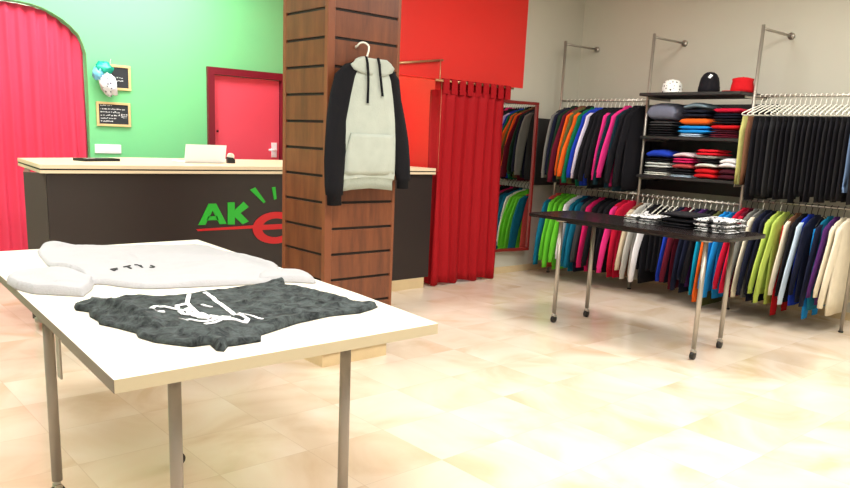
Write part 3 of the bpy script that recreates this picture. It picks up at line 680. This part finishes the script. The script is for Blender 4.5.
stack(-3.74, SY, z3, [(.02, PBL, 'pale blue folded top at bottom of the narrow centre stack', {'w': .21}), (.05, BLK, 'black folded top in the narrow centre stack', {'w': .21}), (.04, ('dusty_red', (176, 70, 72)), 'dusty red folded top in the narrow centre stack', {'w': .2, 'hump': .01, 'layers': 1}), (.045, MGT, 'magenta folded top under the pale pink one', {'w': .2, 'layers': 2}), (.03, ('pale_pink', (214, 196, 200)), 'pale pink folded top crowning the narrow centre stack', {'w': .2, 'hump': .02, 'layers': 1})], G3)
stack(-3.505, SY, z3, [(.085, RED, 'thick red folded top at the bottom centre of lowest shelf', {'w': .21, 'hump': .01}), (.03, ('off_white', (214, 216, 206)), 'off-white folded top over the thick red one', {'w': .2, 'hump': .015, 'layers': 1}), (.035, BLK, 'black folded top under the bright red one', {'w': .21}), (.02, LGY, 'light grey folded top beneath the bright red one', {'w': .2}), (.055, ('bright_red', (220, 30, 46)), 'bright red folded top crowning the lowest-shelf centre stack', {'w': .205, 'layers': 2})], G3)
stack(-3.295, SY, z3, [(.09, ('dark_maroon', (70, 20, 34)), 'dark maroon folded top beneath white at the right end', {'w': .165, 'hump': .01}), (.07, WHT, 'white folded top draped at the right end of lowest shelf', {'w': .17, 'hump': .02, 'layers': 2})], G3)

# ------------------------------------------------------------------ display table on casters (black top)
def caster(o, x, y, part='caster'):
    b = MB().loft([[(x + q, y + r * math.cos(2 * PI * k / 18), .030 + r * math.sin(2 * PI * k / 18)) for k in range(18)] for q, r in ((-.013, .018), (-.011, .029), (.011, .029), (.013, .018))])
    c = b.build(part, M_caster, o)
    MB().tube([(x, y, .045), (x, y, .082)], .012, 10).box((x - .02, y - .014, .050), (x + .02, y + .014, .066), .003).build('fork', M_steel, c)
mt = thing('display_table', 'black-topped display table on silver legs with casters', 'table', (-3.2, 4.93, 0))
def rrect(x0, x1, y0, y1, r, n=6):
    p = []
    for cx, cy, a0 in ((x1 - r, y1 - r, 0), (x0 + r, y1 - r, 90), (x0 + r, y0 + r, 180), (x1 - r, y0 + r, 270)):
        for k in range(n + 1): a = math.radians(a0 + 90 * k / n); p.append((cx + r * math.cos(a), cy + r * math.sin(a)))
    return p
loc_mb(MB().prism(rrect(-4.03, -2.33, 4.60, 5.26, .10), 2, .826, .85), (-3.2, 4.93, 0)).build('table_top', M_black_lam, mt)
for x, y in ((-3.70, 4.67), (-3.68, 5.07), (-2.485, 4.67), (-2.53, 5.12)):
    X, Y = x + 3.2, y - 4.93
    MB().tube([(X, Y, .08), (X, Y, .815)], .0165, 14).tube([(X, Y, .812), (X, Y, .826)], .04, 16).build('leg', M_steel, mt); caster(mt, X, Y)
MB().box((-.52, -.20, .796), (.68, -.17, .812)).box((-.52, .14, .796), (.68, .17, .812)).build('under_frame', M_dhanger, mt)
# printed folded shirts
M_print = bpy.data.materials.new('black_white_print_cotton'); M_print.use_nodes = True
nt = M_print.node_tree; b = nt.nodes['Principled BSDF']; tc = nt.nodes.new('ShaderNodeTexCoord'); n_ = nt.nodes.new('ShaderNodeTexNoise'); n_.inputs['Scale'].default_value = 22; n_.inputs['Detail'].default_value = 2; n_.inputs['Distortion'].default_value = 2
r_ = nt.nodes.new('ShaderNodeValToRGB'); r_.color_ramp.interpolation = 'CONSTANT'; r_.color_ramp.elements[0].color = (.012, .012, .015, 1); r_.color_ramp.elements[1].position = .5; r_.color_ramp.elements[1].color = (.78, .78, .78, 1)
nt.links.new(tc.outputs['Object'], n_.inputs['Vector']); nt.links.new(n_.outputs['Fac'], r_.inputs['Fac']); nt.links.new(r_.outputs['Color'], b.inputs['Base Color']); b.inputs['Roughness'].default_value = .85
GT = 'folded shirts on the black table'
def tstack(x, y, n, w, d, h, lb, m=None, col=BLK):
    z = .85
    for k in range(n):
        folded(x + random.uniform(-.008, .008), y + random.uniform(-.01, .01), z, w, d, h, col, lb[k], GT, rz=random.uniform(-.08, .08), m=m, layers=1 if k else 2); z += h + .002
tstack(-3.15, 5.02, 3, .26, .30, .018, ['lowest black-and-white printed shirt of the left table stack', 'middle black-and-white printed shirt of the left table stack', 'top black-and-white printed shirt of the left table stack'], M_print)
tstack(-2.865, 5.04, 3, .27, .30, .034, ['bottom plain black shirt in the middle table stack', 'second plain black shirt in the middle table stack', 'uppermost plain black shirt in the middle table stack'])
tstack(-2.58, 5.02, 3, .25, .32, .03, ['lowest black-and-white printed shirt of the right table stack', 'middle black-and-white printed shirt of the right table stack', 'top black-and-white printed shirt of the right table stack'], M_print)

# ------------------------------------------------------------------ front display table
ft = thing('display_table', 'large cream-white display table in front with grey legs', 'table', (-2.9, 1.3, 0))
FO = (-2.9, 1.3, 0)
A0, A1, B0, B1, C0, C1 = (-1.925, .640), (-1.935, 1.785), (-2.50, .674), (-2.51, 1.842), (-4.22, .765), (-4.24, 1.93)
sh = .002
def slab(poly, z0, z1, name, m):
    return loc_mb(MB().prism(poly, 2, z0, z1), FO).build(name, m, ft)
slab([A0, A1, B1, B0], .712, .75, 'table_top', M_white_lam)
slab([(B0[0] - sh, B0[1]), (B1[0] - sh, B1[1]), C1, C0], .718, .75, 'table_top', M_white_lam)
def band(p, q, z0, z1, m, w=.0015, out=1):
    d = Vector((q[0] - p[0], q[1] - p[1], 0)).normalized(); n = Vector((d.y, -d.x, 0)) * w * out
    slab([p, q, (q[0] + n.x, q[1] + n.y), (p[0] + n.x, p[1] + n.y)], z0, z1, 'edge_band', m)
band(A0, A1, .712, .7495, M_edge); band(A0, B0, .712, .7495, M_edge2, out=-1); band((B0[0] - sh, B0[1]), C0, .718, .7495, M_edge2, out=-1)
band(A1, B1, .712, .7495, M_edge)
for x, y in ((-2.86, .728), (-2.03, .845), (-2.89, 1.21), (-2.03, 1.45)):
    X, Y = x - FO[0], y - FO[1]
    MB().tube([(X, Y, .08), (X, Y, .70)], .019, 16).tube([(X, Y, .70), (X, Y, .711)], .042, 16).build('leg', M_grey_leg, ft); caster(ft, X, Y)
loc_mb(MB().box((-2.67, .70, .545), (-2.63, .706, .712)).box((-2.66, .70, .706), (-2.625, .74, .712)), FO).build('bracket', M_grey_leg, ft)

# cloth lying on the table: outline in the table plane, height field with folds
def inside(p, poly):
    x, y = p; c = False; n = len(poly)
    for i in range(n):
        x1, y1 = poly[i]; x2, y2 = poly[(i + 1) % n]
        if (y1 > y) != (y2 > y) and x < (x2 - x1) * (y - y1) / (y2 - y1) + x1: c = not c
    return c
def near(p, poly):
    best = 9; bq = p
    for i in range(len(poly)):
        a, b = poly[i], poly[(i + 1) % len(poly)]; dx, dy = b[0] - a[0], b[1] - a[1]; l = dx * dx + dy * dy
        t = 0 if l == 0 else max(0, min(1, ((p[0] - a[0]) * dx + (p[1] - a[1]) * dy) / l)); q = (a[0] + t * dx, a[1] + t * dy); d = math.hypot(p[0] - q[0], p[1] - q[1])
        if d < best: best, bq = d, q
    return best, bq
def smooth_poly(poly, it=1):
    for _ in range(it):
        q = []
        for i in range(len(poly)):
            a, b = poly[i], poly[(i + 1) % len(poly)]; q += [(a[0] * .8 + b[0] * .2, a[1] * .8 + b[1] * .2), (a[0] * .2 + b[0] * .8, a[1] * .2 + b[1] * .8)]
        poly = q
    return poly
def cloth_patch(poly, z0, hf, step=.012, edge=.02):
    xs = [p[0] for p in poly]; ys = [p[1] for p in poly]; x0, y0 = min(xs) - step, min(ys) - step
    nx, ny = int((max(xs) - x0) / step) + 3, int((max(ys) - y0) / step) + 3
    cells = [(i, j) for i in range(nx) for j in range(ny) if inside((x0 + (i + .5) * step, y0 + (j + .5) * step), poly)]
    cs = set(cells); idx = {}; vs = []
    def V(i, j):
        if (i, j) in idx: return idx[(i, j)]
        p = (x0 + i * step, y0 + j * step); bnd = not all((i - a, j - b) in cs for a in (0, 1) for b in (0, 1))
        d, q = near(p, poly)
        if bnd:
            if d < step * 1.5: p = q
            d = 0
        e = math.sqrt(max(0, 1 - (1 - min(1, d / edge)) ** 2))
        idx[(i, j)] = len(vs); vs.append([p[0], p[1], z0 + .002 + hf(p[0], p[1]) * e * (1 if not bnd else 0) + (.006 if not bnd else .003)]); return idx[(i, j)]
    fs = [(V(i, j), V(i + 1, j), V(i + 1, j + 1), V(i, j + 1)) for i, j in cells]
    n = len(vs); vs2 = [(v[0], v[1], z0 + .0008) for v in vs]
    ec = {}
    for f in fs:
        for k in range(4): e_ = (f[k], f[(k + 1) % 4]); ec[tuple(sorted(e_))] = ec.get(tuple(sorted(e_)), []) + [e_]
    side = [(e[0][1], e[0][0], n + e[0][0], n + e[0][1]) for e in ec.values() if len(e) == 1]
    mb = MB(); mb.add(vs + vs2, fs + [tuple(n + i for i in reversed(f)) for f in fs] + side, True); return mb
def seg_ridge(x, y, a, b, w, h):
    dx, dy = b[0] - a[0], b[1] - a[1]; l = dx * dx + dy * dy; t = max(0, min(1, ((x - a[0]) * dx + (y - a[1]) * dy) / l))
    d = math.hypot(x - a[0] - t * dx, y - a[1] - t * dy); return h * math.exp(-(d / w) ** 2) * (1 if 0 < t < 1 else .6)
TZ = .751
SW = [(-4.10, 1.01), (-4.27, 1.06), (-4.22, 1.13), (-4.10, 1.16), (-4.08, 1.22), (-4.01, 1.43), (-3.99, 1.60), (-3.97, 1.84), (-3.60, 1.83), (-3.22, 1.85), (-3.08, 1.815), (-2.77, 1.67), (-2.80, 1.474), (-2.884, 1.32), (-2.935, 1.14), (-3.044, 1.08), (-3.17, 1.015), (-3.17, .968), (-3.44, 1.0), (-3.60, .94)]
SW = [(max(-4.2, x), y) for x, y in SW]
SW1 = [(-3.41, .722), (-3.34, .708), (-3.22, .708), (-3.10, .74), (-3.03, .81), (-2.96, .885), (-3.08, .955), (-3.22, 1.01), (-3.36, .985), (-3.46, .92), (-3.50, .83), (-3.47, .76)]
SW2 = [(-3.02, 1.66), (-3.06, 1.80), (-3.0, 1.87), (-2.91, 1.86), (-2.83, 1.835), (-2.75, 1.80), (-2.82, 1.74), (-2.87, 1.655), (-2.90, 1.59)]
TEE = [(-2.797, .801), (-2.875, .884), (-2.813, .925), (-2.848, .985), (-2.838, 1.053), (-2.779, 1.088), (-2.767, 1.157), (-2.768, 1.226), (-2.79, 1.40), (-2.80, 1.545), (-2.805, 1.645), (-2.79, 1.665), (-2.732, 1.635), (-2.529, 1.663), (-2.469, 1.69), (-2.342, 1.689), (-2.323, 1.723), (-2.245, 1.752), (-2.222, 1.705), (-2.198, 1.631), (-2.215, 1.509), (-2.185, 1.356), (-2.11, 1.171), (-2.046, 1.135), (-2.045, 1.049), (-2.048, 1.024), (-2.005, .989), (-2.027, .974), (-2.097, .988), (-2.099, .931), (-2.145, .898), (-2.205, .859), (-2.287, .839), (-2.337, .852), (-2.431, .825), (-2.509, .794), (-2.55, .805), (-2.627, .802), (-2.697, .821), (-2.747, .792)]
SW = [((x + 2.775) * 1.0 - 2.86 if x > -2.84 and y > 1.45 else (x - .045 if x > -3.0 and y > 1.1 else x), y) for x, y in SW]
def crease(x, y, a, b, w, h):
    dx, dy = b[0] - a[0], b[1] - a[1]; l = math.hypot(dx, dy); t = ((x - a[0]) * dx + (y - a[1]) * dy) / (l * l); d = ((x - a[0]) * dy - (y - a[1]) * dx) / l
    if t < -.15 or t > 1.15: return 0
    k = math.sin(PI * (t + .15) / 1.3); return 1.5 * h * k * (math.exp(-(d / w) ** 2) if d > 0 else math.exp(-(d / (w * .3)) ** 2))
def h_sw(x, y):
    h = .009 + .004 * nz(x * 4, y * 4) + .005 * abs(nz(x * 8, y * 5, 3)) + crease(x, y, (-3.9, 1.35), (-3.5, 1.30), .05, .010) + crease(x, y, (-3.2, 1.25), (-3.15, 1.60), .05, .010)
    h += crease(x, y, (-4.15, 1.10), (-4.05, 1.60), .09, .018) + crease(x, y, (-3.35, 1.50), (-3.05, 1.72), .12, .022) + crease(x, y, (-3.75, 1.35), (-3.40, 1.75), .09, .014)
    h += crease(x, y, (-3.80, 1.20), (-3.35, 1.25), .07, .010) + crease(x, y, (-3.15, 1.10), (-2.95, 1.50), .08, .012) + crease(x, y, (-3.0, 1.78), (-3.6, 1.80), .06, .014) + crease(x, y, (-3.62, .98), (-3.25, 1.02), .07, .016)
    h += seg_ridge(x, y, (-4.24, 1.07), (-4.06, 1.13), .04, .022)
    return max(.006, h)
def h_s1(x, y): return .024 + .006 * nz(x * 6, y * 6, 5) + seg_ridge(x, y, (-3.4, .9), (-3.1, .85), .07, .014)
def h_s2(x, y): return .018 + .006 * nz(x * 6, y * 6, 9)
def h_t(x, y):
    h = .006 + .004 * nz(x * 6, y * 6, 2) + .005 * (1 - abs(nz(x * 9 + y * 3, y * 14 - x * 4, 4)) * 2) * (1 if y < 1.02 or x < -2.6 or y > 1.3 else .25) + .003 * abs(nz(x * 20, y * 14, 7)) + crease(x, y, (-2.75, .86), (-2.45, .92), .035, .014) + crease(x, y, (-2.70, .93), (-2.30, 1.02), .03, .008) + crease(x, y, (-2.78, 1.40), (-2.30, 1.60), .03, .007) + crease(x, y, (-2.2, 1.45), (-2.15, 1.15), .04, .012) + crease(x, y, (-2.28, .90), (-2.15, 1.05), .03, .012) + crease(x, y, (-2.60, 1.30), (-2.25, 1.45), .03, .006) + crease(x, y, (-2.50, .86), (-2.30, .93), .02, .010)
    h += seg_ridge(x, y, (-2.85, 1.55), (-2.80, 1.66), .04, .024) + seg_ridge(x, y, (-2.70, .90), (-2.35, .93), .03, .020) + seg_ridge(x, y, (-2.10, .95), (-2.02, 1.02), .035, .018) + seg_ridge(x, y, (-2.3, 1.2), (-2.12, 1.02), .03, .014)
    h += seg_ridge(x, y, (-2.74, .86), (-2.45, .90), .02, .010) + seg_ridge(x, y, (-2.75, 1.60), (-2.35, 1.68), .02, .012) + seg_ridge(x, y, (-2.30, 1.55), (-2.25, 1.72), .02, .010)
    # no bumps under the printed chest area
    return max(.006, h)
M_sweat = mat('soft_white_fleece', (172, 172, 175), .9, bump=.3, bscale=140, var=.04, vscale=20, spec=.2)
def tee_mat():
    m = bpy.data.materials.new('acid_wash_grey_jersey'); m.use_nodes = True; nt = m.node_tree; b = nt.nodes['Principled BSDF']
    tc = nt.nodes.new('ShaderNodeTexCoord'); n = nt.nodes.new('ShaderNodeTexNoise'); n.inputs['Scale'].default_value = 24; n.inputs['Detail'].default_value = 9; n.inputs['Roughness'].default_value = .7; n.inputs['Distortion'].default_value = .6
    r = nt.nodes.new('ShaderNodeValToRGB'); r.color_ramp.elements[0].position = .34; r.color_ramp.elements[0].color = (*lin((16, 19, 21)), 1); r.color_ramp.elements[1].position = .72; r.color_ramp.elements[1].color = (*lin((84, 92, 92)), 1)
    nt.links.new(tc.outputs['Object'], n.inputs['Vector']); nt.links.new(n.outputs['Fac'], r.inputs['Fac']); nt.links.new(r.outputs['Color'], b.inputs['Base Color']); b.inputs['Roughness'].default_value = .9; b.inputs['Specular IOR Level'].default_value = .2
    return m
M_tee = tee_mat()
def ribbon(mb, pts, w, hf, z0, lift=.0065, th=.003):
    """flat printed stroke lying on the cloth"""
    P = []
    for a, b in zip(pts[:-1], pts[1:]):
        n = max(1, int(math.hypot(b[0] - a[0], b[1] - a[1]) / .008))
        for k in range(n): P.append((a[0] + (b[0] - a[0]) * k / n, a[1] + (b[1] - a[1]) * k / n))
    P.append(pts[-1]); rings = []
    for i, p in enumerate(P):
        q, r = P[max(0, i - 1)], P[min(len(P) - 1, i + 1)]; d = Vector((r[0] - q[0], r[1] - q[1], 0))
        d = d.normalized() if d.length > 0 else Vector((1, 0, 0)); n = Vector((-d.y, d.x, 0)) * w / 2
        rg = []
        zc = z0 + .008 + max(hf(p[0], p[1]), hf(p[0] + n.x, p[1] + n.y), hf(p[0] - n.x, p[1] - n.y)) + lift - .002
        za = z0 + .008 + hf(p[0] + n.x, p[1] + n.y) + lift - .002; zb = z0 + .008 + hf(p[0] - n.x, p[1] - n.y) + lift - .002
        rings.append([(p[0] + n.x, p[1] + n.y, za), (p[0] - n.x, p[1] - n.y, zb), (p[0] - n.x, p[1] - n.y, zb - th), (p[0] + n.x, p[1] + n.y, za - th)])
    mb.loft(rings, smooth=False)
sw = thing('sweatshirt', 'white sweatshirt spread out on the far part of the cream table', 'sweatshirt', (-3.5, 1.4, TZ)); SO = (-3.5, 1.4, TZ)
loc_mb(cloth_patch(smooth_poly(SW), TZ, h_sw, .010, .016), SO).build('body', M_sweat, sw)
loc_mb(cloth_patch(SW1, TZ, h_s1, .009, .016), SO).build('sleeve', M_sweat, sw)
loc_mb(cloth_patch(smooth_poly(SW2), TZ, h_s2, .010, .022), SO).build('sleeve', M_sweat, sw)
pr = MB()
def lw(c0, strokes, s=.05):
    # strokes in letter space (a right, b up); print reads along +Y, up is -X
    for st_ in strokes: ribbon(pr, [(-3.34 - b_ * s, c0 + a * s * .8) for a, b_ in st_], .008, h_sw, TZ)
lw(1.135, [[(0, 0), (0, 1)], [(0, 1), (.7, 1)], [(0, .5), (.5, .5)]]); lw(1.19, [[(0, 1), (.8, 1)], [(.4, 0), (.4, 1)]]); lw(1.24, [[(0, 1), (.8, 1)], [(.4, 0), (.4, 1)]]); lw(1.29, [[(0, .1), (.4, 0), (.6, .2), (.6, 1)]])
loc_mb(pr, SO).build('lettering', fab(*CHA), sw)
te = thing('t_shirt', 'dark grey acid-wash t-shirt with white hanger print on the table', 't-shirt', (-2.5, 1.2, TZ)); TO = (-2.5, 1.2, TZ)
loc_mb(cloth_patch(TEE, TZ, h_t, .0075, .010), TO).build('body', M_tee, te)
pr = MB()
ribbon(pr, [(-2.73, 1.268), (-2.5, 1.229), (-2.29, 1.186), (-2.252, 1.199), (-2.215, 1.171), (-2.239, 1.141), (-2.289, 1.137)], .016, h_t, TZ)
ribbon(pr, [(-2.725, 1.202), (-2.595, 1.136), (-2.443, 1.104), (-2.359, 1.116), (-2.298, 1.141)], .015, h_t, TZ)
loc_mb(pr, TO).build('hanger_print', M_white, te)
pr = MB()
for q in ([(-2.498, 1.012), (-2.504, 0.982), (-2.544, 0.982), (-2.576, 1.008), (-2.569, 1.041), (-2.536, 1.057), (-2.517, 1.069)],
          [(-2.518, 1.067), (-2.568, 1.086), (-2.584, 1.134), (-2.518, 1.118), (-2.49, 1.075), (-2.51, 1.07)],
          [(-2.491, 1.062), (-2.444, 1.055), (-2.421, 1.073), (-2.451, 1.105), (-2.493, 1.11), (-2.465, 1.081), (-2.398, 1.075)],
          [(-2.398, 1.075), (-2.374, 1.087), (-2.387, 1.112), (-2.426, 1.113), (-2.42, 1.094), (-2.368, 1.079), (-2.34, 1.102)],
          [(-2.352, 1.005), (-2.359, 1.039), (-2.328, 1.055), (-2.31, 1.075), (-2.321, 1.11), (-2.346, 1.134), (-2.374, 1.124), (-2.357, 1.097)],
          [(-2.276, 1.055), (-2.279, 1.084), (-2.299, 1.129), (-2.307, 1.157), (-2.337, 1.148), (-2.324, 1.124), (-2.271, 1.14)]): ribbon(pr, q, .015, h_t, TZ, lift=.0075)
for q, n in (([(-2.554, 1.174), (-2.481, 1.181)], 5), ([(-2.355, 1.219), (-2.305, 1.231), (-2.229, 1.246)], 9)):
    L_ = [0] + [math.hypot(q[i + 1][0] - q[i][0], q[i + 1][1] - q[i][1]) for i in range(len(q) - 1)]
    (ax, ay), (bx, by) = q[0], q[-1]
    for k in range(n): ribbon(pr, [(ax + (bx - ax) * k / n, ay + (by - ay) * k / n), (ax + (bx - ax) * (k + .6) / n, ay + (by - ay) * (k + .6) / n)], .011, h_t, TZ)
loc_mb(pr, TO).build('lettering', M_white, te)
MB().tube([(-.30, -.335, .034), (-.25, -.30, .032), (-.20, -.315, .030)], .004, 6).build('care_tag', M_white, te)

# ------------------------------------------------------------------ hoodie on the column
hx = CX1 + .075
hh = thing('coat_hanger', 'white hanger hooked on the wooden column holding the grey hoodie', 'hanger', (hx, 2.668, 1.893))
HK = [(-.062, .0, .03), (-.045, -.018, .032), (-.02, -.032, .020), (-.005, -.030, -.002)]
pts = [(-.068, -.022, -.004), (-.062, -.024, .006)] + [(-.055 + .055 * k / 8, -.022 * math.cos(PI * k / 8) , .004 + .022 * math.sin(PI * k / 8)) for k in range(9)] + [(0, .020, -.02), (0, .012, -.045), (0, .0, -.085)]
MB().tube(pts, .0055, 8).build('hook', M_hanger, hh)
MB().tube([(0, .0, -.085), (0, .03, -.10), (0, .05, -.125), (0, .085, -.17), (0, .075, -.19), (0, -.03, -.19), (0, -.04, -.17), (0, -.03, -.135), (0, -.015, -.10), (0, 0, -.085)], .006, 8).build('frame', M_hanger, hh)
ho = thing('hoodie', 'light grey hoodie with black raglan sleeves hanging on the wooden column', 'hoodie', (hx, 2.697, 1.80))
HG = fab('heather_grey', (176, 184, 174)); HGd = fab('heather_rib', (160, 168, 156)); HB = fab('jet_black', (20, 20, 24))
rows = [(0.012, .060, .028), (-.005, .10, .034), (-.03, .130, .040), (-.08, .150, .046), (-.18, .172, .05), (-.30, .190, .052), (-.42, .200, .052), (-.54, .205, .050), (-.62, .206, .046), (-.655, .204, .044), (-.66, .192, .040), (-.68, .190, .040), (-.72, .192, .041)]
rings = []
for z, w, d in rows:
    rg = []
    for k in range(48):
        a = 2 * PI * k / 48; c_, s_ = se(a, 2.5); h = min(1, max(0, -z / .5))
        fo = h * (.10 * math.sin(a * 6 + z * 5) + .07 * math.sin(a * 11 - z * 8)) + .14 * nz(c_ * 3, s_ * 3, z * 4)
        dz = .018 * (1 - c_ * c_) if z < -.64 else 0
        rg.append((s_ * d * (1 + fo), c_ * w, z + dz))
    rings.append(rg)
MB().loft(rings[:10], cap=(False, False)).build('body', HG, ho)
o = MB().loft(rings[9:], cap=(False, True)).build('waistband', HGd, ho)
def sleeve2(side, P, R, dx=0):
    rings = []
    for i, ((x, y, z), r) in enumerate(zip(P, R)):
        rg = []
        for k in range(20):
            a = 2 * PI * k / 20; fo = .10 * math.sin(3 * a + z * 14) + .12 * nz(math.cos(a) * 2, math.sin(a) * 2, z * 9 + side)
            rg.append((x + .62 * r * math.sin(a) * (1 + fo), y + r * math.cos(a) * (1 + .3 * fo), z))
        rings.append(rg)
    return MB().loft(rings)
# local y = world y - 2.69
o = sleeve2(-1, [(.0, -.075, .010), (.0, -.120, -.012), (0, -.168, -.07), (-.004, -.190, -.18), (-.004, -.208, -.30), (-.002, -.222, -.42), (0, -.226, -.55), (.002, -.228, -.69), (.002, -.228, -.74), (.002, -.228, -.745), (.002, -.228, -.80)], [.02, .05, .066, .068, .070, .070, .068, .062, .056, .046, .045]).build('sleeve', HB, ho); o['label'] = 'black sleeve'
o = sleeve2(1, [(.0, .07, .010), (.0, .115, -.012), (-.01, .162, -.07), (-.02, .190, -.18), (-.022, .225, -.30), (-.02, .252, -.42), (-.015, .275, -.55), (-.01, .288, -.64), (-.01, .29, -.66), (-.01, .29, -.664), (-.01, .288, -.71)], [.02, .045, .060, .066, .068, .066, .060, .052, .048, .04, .04]).build('sleeve', HB, ho); o['label'] = 'black sleeve'
# hood: bunched collar with opening
rings = []
for i in range(29):
    u = i / 28; a = math.radians(-65 + 310 * u)     # open ring around the neck, gap to the front
    cx_, cy2 = .0 - .030 * math.sin(a + 0) * 1.0, 0
    r0 = .028 + .012 * math.sin(PI * u)
    c = Vector((.008 - (.056 if math.sin(a) > 0 else .026) * math.sin(a), .092 * math.cos(a), .008 - .020 * abs(math.cos(a)) + .012 * nz(u * 4, 0)))
    rg = []
    for k in range(12):
        b_ = 2 * PI * k / 12; rg.append((c.x + r0 * .55 * math.cos(b_), c.y + r0 * .9 * math.cos(b_) * math.cos(a), c.z + r0 * 1.0 * math.sin(b_)))
    rings.append(rg)
MB().loft(rings).build('hood', HG, ho)
# front placket of the hood: two overlapping lapels
lap = MB()
lap.loft([[(.046 + .004 * math.sin(k), y0 + (y1 - y0) * k / 8, z_) for k in range(9)] + [(.034 + .004 * math.sin(k), y0 + (y1 - y0) * k / 8, z_) for k in range(8, -1, -1)] for y0, y1, z_ in ((-.08, .085, .030), (-.120, .118, .012), (-.158, .145, -.014), (-.135, .128, -.040), (-.07, .07, -.062))])
lap.build('hood_front', HG, ho)
for ys, ye, ze in ((-.06, -.05, -.215), (.025, .055, -.17)):
    s_ = MB().tube([(.046, ys, .035), (.056, ys + .004, .0), (.060, ys + .008, -.05), (.062, (ys + ye) / 2 + .004, -.12), (.060, ye, ze), (.060, ye, ze - .004)], [.008, .0075, .007, .007, .007, .009], 8); o = s_.build('drawstring', HB, ho); o['label'] = 'black drawstring'
# kangaroo pocket
pk = MB(); outl = [(-.105, -.40), (.125, -.39), (.175, -.52), (.180, -.62), (-.170, -.62), (-.165, -.52)]
def fx(y, z): 
    t = max(0, 1 - abs(y / .198) ** 2.5) ** (1 / 2.5); return .052 * t * 1.06 + .004
n = 14; ringsP = []
for j in range(11):
    z = -.39 - .23 * j / 10; ya = -.150 - (.030 * min(1, j / 5.5)); yb = .155 + (.028 * min(1, j / 5.5))
    row = [(fx(ya + (yb - ya) * k / n, z) + (.0035 if j < 8 else .0035 - .003 * (j - 7)), ya + (yb - ya) * k / n, z) for k in range(n + 1)]
    ringsP.append(row + [(x - .012, y, zz) for x, y, zz in reversed(row)])
pk.loft(ringsP, closed=True); pk.build('pocket', HG, ho)

# ------------------------------------------------------------------ lights
def area(name, loc, size, power, col=(1, .985, .955), sy=None, rot=(0, 0, 0)):
    l = bpy.data.lights.new(name, 'AREA'); l.shape = 'RECTANGLE'; l.size = size; l.size_y = sy or size; l.energy = power; l.color = col
    o = bpy.data.objects.new(name, l); COL.objects.link(o); o.location = loc; o.rotation_euler = rot; return o
area('ceiling_light', (-1.4, 1.2, 3.1), 1.2, 84)
area('ceiling_light', (-4.6, .1, 3.1), 1.2, 80)
area('ceiling_light', (-1.0, 3.4, 3.1), 1.2, 52)
area('ceiling_light', (-3.4, 4.9, 3.1), .6, 40)
area('ceiling_light', (-1.2, 5.4, 3.1), 1.2, 46)
area('ceiling_light', (-6.6, 2.6, 3.1), .8, 66, (1, 1, 1), 2.4)
area('ceiling_light', (-6.4, 5.9, 3.1), .5, 10)
area('ceiling_light', (-8.1, 1.7, 3.1), .5, 24)
area('shop_window', (1.6, -3.0, 1.5), 3.6, 14, (.92, .96, 1), 2.2, (PI / 2, 0, 0))
w = bpy.data.worlds.new('world'); S.world = w; w.use_nodes = True
w.node_tree.nodes['Background'].inputs[0].default_value = (1, .98, .95, 1); w.node_tree.nodes['Background'].inputs[1].default_value = .1
S.view_settings.view_transform = 'Standard'; S.view_settings.look = 'None'; S.view_settings.exposure = .3; S.view_settings.gamma = 1; S.view_settings.use_curve_mapping = False
